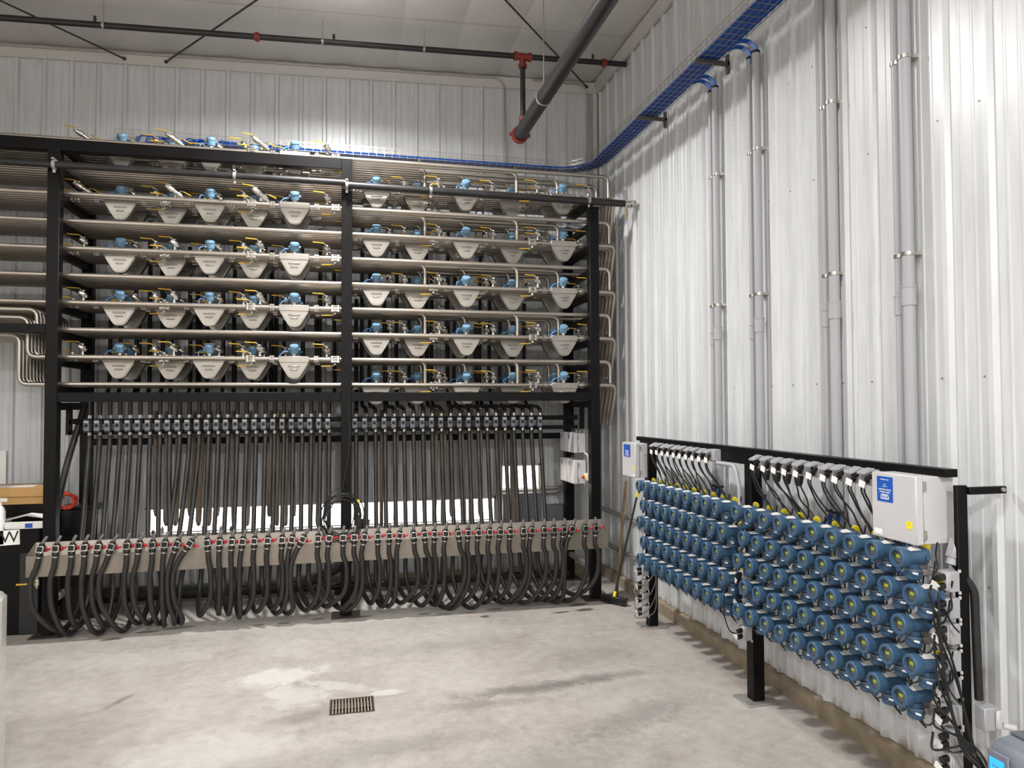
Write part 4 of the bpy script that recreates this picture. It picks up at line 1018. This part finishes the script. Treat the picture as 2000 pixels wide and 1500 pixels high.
for i, z in enumerate((.96, .92, .50, .46)):
    single('low_conduit', MB().tube([(WX-.05, 9.85, z), (WX-.05, 7.75, z)], .013, 8), galv, 'thin horizontal conduit low on the right wall by the corner, %s from the top' % nth(i+1), 'conduit', 'low conduits by the corner', base=(WX-.05, 8.8, z))

# ------------------------------------------------------------------ drain grate
gr = thing('drain_grate', 'rusty iron floor drain grate with slots', 'drain', ((DX0+DX1)/2, (DY0+DY1)/2, 0))
hw, hd = (DX1-DX0)/2, (DY1-DY0)/2
f = MB().box(-hw, hw, -hd, -hd+.012, -.03, .004).box(-hw, hw, hd-.012, hd, -.03, .004).box(-hw, -hw+.012, -hd+.012, hd-.012, -.03, .004).box(hw-.012, hw, -hd+.012, hd-.012, -.03, .004)
part('frame', f, iron, gr)
barm = M('grate_bar', (150, 138, 122), .55, .2, var=.35, vscale=20)
bar = MB().box(-.0055, .0055, -hd+.012, hd-.012, -.03, .002).mesh('bar', barm)
for i in range(13):
    o = link('bar', bar, gr); o.location = (-hw+.012+(i+.5)*(2*hw-.024)/13, 0, 0)
part('cross_bar', MB().box(-hw+.012, hw-.012, -.005, .005, -.03, -.012), iron, gr)

# ------------------------------------------------------------------ broom and stick in the corner
br = thing('push_broom', 'black push broom with yellow collar leaning on the right wall', 'broom', (3.16, 8.30, 0))
top_ = Vector((.36, .10, 1.33)); b0 = Vector((0, 0, .09))
part('handle', MB().cyl(b0, top_, .013, n=10), plastic_black, br)
part('grip', MB().cyl(b0.lerp(top_, .94), top_, .016, n=10), yellow_tag, br)
part('socket', MB().cyl(b0, b0.lerp(top_, .05), .018, n=10), yellow_tag, br)
rotb = Matrix.Rotation(-.95, 4, 'Z')
part('head', MB().box(-.18, .18, -.035, .035, .065, .095, rotb), plastic_black, br, .004)
bs = MB()
for k in range(35):
    for q in (-1, 0, 1):
        x_ = -.172+k*.01; bs.add([(x_-.004, q*.022-.01, .066), (x_+.004, q*.022-.01, .066), (x_+.004+random.uniform(-.006, .006), q*.034, .0), (x_-.004, q*.034+.004, .0)], [(0, 1, 2, 3)], rotb)
part('bristles', bs, plastic_black, br, stuff=True)
wd = thing('wooden_stick', 'long brown wooden handle leaning in the corner behind the broom', 'stick', (3.30, 8.60, 0))
part('shaft', MB().cyl((0, 0, .0), (.20, .14, 1.42), .014, n=10), wood, wd)
part('tip', MB().cyl((0, 0, 0), (.02, .014, .14), .018, n=10), M('tip_red', (120, 40, 36), .5), wd)

# ------------------------------------------------------------------ left side: black cabinet, boxes, papers
cab = thing('black_cabinet', 'black sheet-metal cabinet beside the left rack post', 'cabinet', (-3.75, 8.68, 0))
part('body', MB().box(-.75, .60, 0, .50, .0, 1.105), black_paint, cab, .006)
part('upper_shelf', MB().box(-.75, .62, .30, .56, 1.105, 1.33), black_paint, cab, .005)
part('plinth', MB().box(.42, .60, -.01, .0, 0, .86), plastic_black, cab, .003)
for i, (px, ch) in enumerate(((19, 'W'), (-13, 'W'))):
    q = onY(px, 1050-i*0, 8.675)
    s_ = thing('letter_card', ('white card with black letter W on the cabinet front', 'white letter card cut off by the left picture edge')[i], 'sign', (q.x, 8.672, q.z), (0, -.03, 0), 'letter cards on the cabinet')
    part('card', MB().box(-.095, .095, -.002, .004, -.078, .078), white, s_)
    o = link('letter', text_mesh(ch, .17, plastic_black), s_); o.matrix_local = Matrix.Translation((0, -.003, 0)) @ FACE_NY
bxs = thing('cardboard_box', 'flat brown cardboard box, lower of two on the cabinet shelf', 'box', (-3.52, 9.05, 1.33))
part('carton', MB().box(-.6, .36, -.06, .36, 0, .085), cardboard, bxs, .003)
part('shipping_label', MB().box(-.22, -.06, -.0625, -.0605, .035, .075), white, bxs)
bxs = thing('cardboard_box', 'flat brown cardboard box, upper of two on the cabinet shelf', 'box', (-3.54, 9.06, 1.415))
part('carton', MB().box(-.6, .34, -.09, .34, 0, .105), cardboard, bxs, .003)
part('tape', MB().box(-.6, .34, .1, .16, .1045, .1062), M('tape_clear', (210, 190, 150), .3), bxs)
part('side_label', MB().box(.3405, .342, -.06, .02, .02, .08), white, bxs)
single('paper_sheet', MB().box(-4.1, -3.33, 8.98, 9.2, 1.521, 1.524), white, 'white paper lying on the upper cardboard box', 'paper', base=(-3.6, 9.0, 1.521))
bin_ = thing('paper_bin', 'white paper tray with a blue label on the cabinet', 'tray', (-3.30, 8.79, 1.105))
part('tray', MB().prism([(-.19, 0), (-.21, .10), (-.20, .10), (-.18, .008), (.18, .008), (.20, .10), (.21, .10), (.19, 0)], -.07, .09, 'xz').box(-.185, .185, -.075, -.07, 0, .075), white, bin_)
part('blue_label', MB().box(.0, .07, -.078, -.075, .008, .055), blue_label, bin_)
part('papers', MB().add([(-.2, -.07, .085), (.0, -.05, .13), (.17, -.06, .10), (.2, .08, .12), (0, .1, .145), (-.19, .08, .10)], [(0, 1, 4, 5), (1, 2, 3, 4)]), white, bin_)
bt = thing('white_bottle', 'white plastic bottle at the left picture edge on the cabinet', 'bottle', (-3.555, 8.75, 1.105))
part('bottle', MB().loft([((0, 0, 0), .055), ((0, 0, .19), .055), ((0, 0, .23), .04), ((0, 0, .25), .02)], 16), white, bt); part('cap', MB().cyl((0, 0, .25), (0, 0, .28), .022), white, bt)
ps = onY(-30, 878, WY-.035); 
single('wall_poster', MB().box(ps.x-.2, onY(12, 900, WY-.035).x, WY-.036, WY-.032, onY(5, 950, WY-.035).z, onY(5, 880, WY-.035).z), white, 'blank white poster on the back wall at the left edge', 'poster', base=(ps.x, WY-.035, ps.z))
mb = MB(); c = onY(128, 975, 9.15)
for k in range(9):
    ph = random.uniform(0, 6); mb.tube([(c.x+.10*math.cos(t/16*2*PI)*(1+.15*math.sin(ph))+random.uniform(-.012, .012), 9.15+.03*math.sin(t/16*4*PI+ph), c.z+.08*math.sin(t/16*2*PI)+random.uniform(-.012, .012)-.004*k) for t in range(17)], .008, 6)
single('extension_cord', mb, orange_cord, 'bundled red extension cord hung behind the left rack post', 'cord', base=(c.x, 9.15, c.z))
stand = thing('black_bin', 'tall black bin standing behind the left rack post', 'bin', (-2.93, 9.30, 0))
part('bin_body', MB().prism([(-.17, 0), (-.20, 1.24), (.20, 1.24), (.17, 0)], -.15, .15, 'xz'), plastic_black, stand, .01)
part('rim', MB().box(-.21, .21, -.16, .16, 1.24, 1.27), plastic_black, stand, .006)
# stretch-wrapped pallet just reaching into the frame at the left
wr = thing('wrapped_pallet', 'stack under clear stretch film at the lower left picture edge', 'pallet', (-2.62, 5.0, 0))
poly = [(-.5, -.5), (.43, -.5), (.485, -.3), (.475, 0), (.49, .3), (.455, .47), (-.5, .5)]
part('film_wrap', MB().prism(poly, .015, 1.19, 'xy'), plastic_film, wr, .03)
plastic_film.node_tree.nodes['Principled BSDF'].inputs['Alpha'].default_value = 0.45
part('pallet_deck', MB().box(-.48, .42, -.46, .44, 0, .015), wood, wr)
for lz in range(3):
    for cx in range(2):
        for cy in range(2):
            part('carton', MB().box(-.47+.46*cx, -.02+.455*cx, -.46+.46*cy, -.01+.45*cy, .02+.375*lz, .39+.375*lz), M('carton_white', (214, 210, 202), .7, var=.04), wr, .006)
part('blue_print', MB().box(.436, .4365, .2, .4, .05, .25), blue_label, wr)
# grey cabinet and wireway under the small window
gc = thing('grey_cabinet', 'dark grey steel cabinet below the small window', 'cabinet', (2.36, 9.76, 0.62))
part('body', MB().box(-.27, .27, -.12, .12, 0, .57), M('steel_grey', (108, 110, 112), .5), gc, .006); part('leg', MB().box(-.24, -.2, -.05, .05, -.62, 0), galv, gc); part('leg', MB().box(.2, .24, -.05, .05, -.62, 0), galv, gc)
gb = thing('grey_junction_box', 'small grey junction box on the back wall beside the grey cabinet', 'junction box', (2.87, 9.86, .64))
part('box', MB().box(-.13, .13, -.06, .05, 0, .36), M('steel_grey', (108, 110, 112)), gb, .006)
for i, dz in enumerate((0, .055)):
    single('bent_conduit', MB().tube(fillet([(2.64, 9.82, 1.18+dz), (2.98+dz*.5, 9.82, 1.18+dz), (2.98+dz*.5, 9.82, 1.42+dz)], .12), .024, 10), galv, ('lower', 'upper')[i]+' of two bent conduits right of the small window', 'conduit', 'bent conduits by the small window', base=(2.64, 9.82, 1.18+dz))

# objects seen dark against the lit sill
for i, (px, h) in enumerate(((300, .05), (318, .09), (398, .10), (432, .07), (452, .06), (530, .08), (622, .11))):
    q = onY(px, 1036, WY+.0)
    o = thing('sill_bottle', 'small dark bottle on the long window sill, %s from the left' % nth(i+1), 'bottle', (q.x, WY-.02, .80), group='bottles on the window sill')
    part('bottle', MB().loft([((0, 0, 0), .022), ((0, 0, h*.7), .022), ((0, 0, h*.85), .010), ((0, 0, h), .010)], 10), (printer_dark, grey_plastic)[i % 2], o)

# ------------------------------------------------------------------ label printer on a table, lower right
tb = thing('work_table', 'grey work table under the label printer', 'table', (2.72, 1.95, 0))
part('table_top', MB().box(-.45, .45, -.45, .42, .78, .82), grey_plastic, tb, .004)
for a in (-.4, .4):
    for b_ in (-.4, .37): part('leg', MB().box(a-.02, a+.02, b_-.02, b_+.02, 0, .78), black_paint, tb)
pn = thing('label_printer', 'grey label printer with a blue lit display at the lower right corner', 'printer', (2.346, 1.98, .82))
part('body', MB().prism([(.0, 0), (-.012, .04), (-.012, .27), (.02, .325), (.08, .335), (.44, .335), (.44, 0)], 0, .305, 'xz'), printer_grey, pn, .012)
part('top_cover', MB().box(.09, .43, .0, .30, .334, .345), printer_dark, pn, .005)
part('media_door', MB().loft([((.03, -.004, .15), .10), ((.03, .17, .15), .10)], 20), printer_grey, pn)
cp = part('control_panel', MB().box(-.018, -.010, .205, .296, .10, .30), printer_grey, pn, .003)
part('display', MB().box(-.022, -.017, .222, .280, .225, .275), lcd_blue, cp); part('display_line', MB().box(-.0225, -.0218, .232, .270, .248, .251), printer_dark, cp)
bt = MB()
for a in (.225, .245, .265, .285):
    for z in (.175, .20): bt.box(-.022, -.016, a-.006, a+.006, z-.005, z+.005)
part('keys', bt, printer_dark, cp)
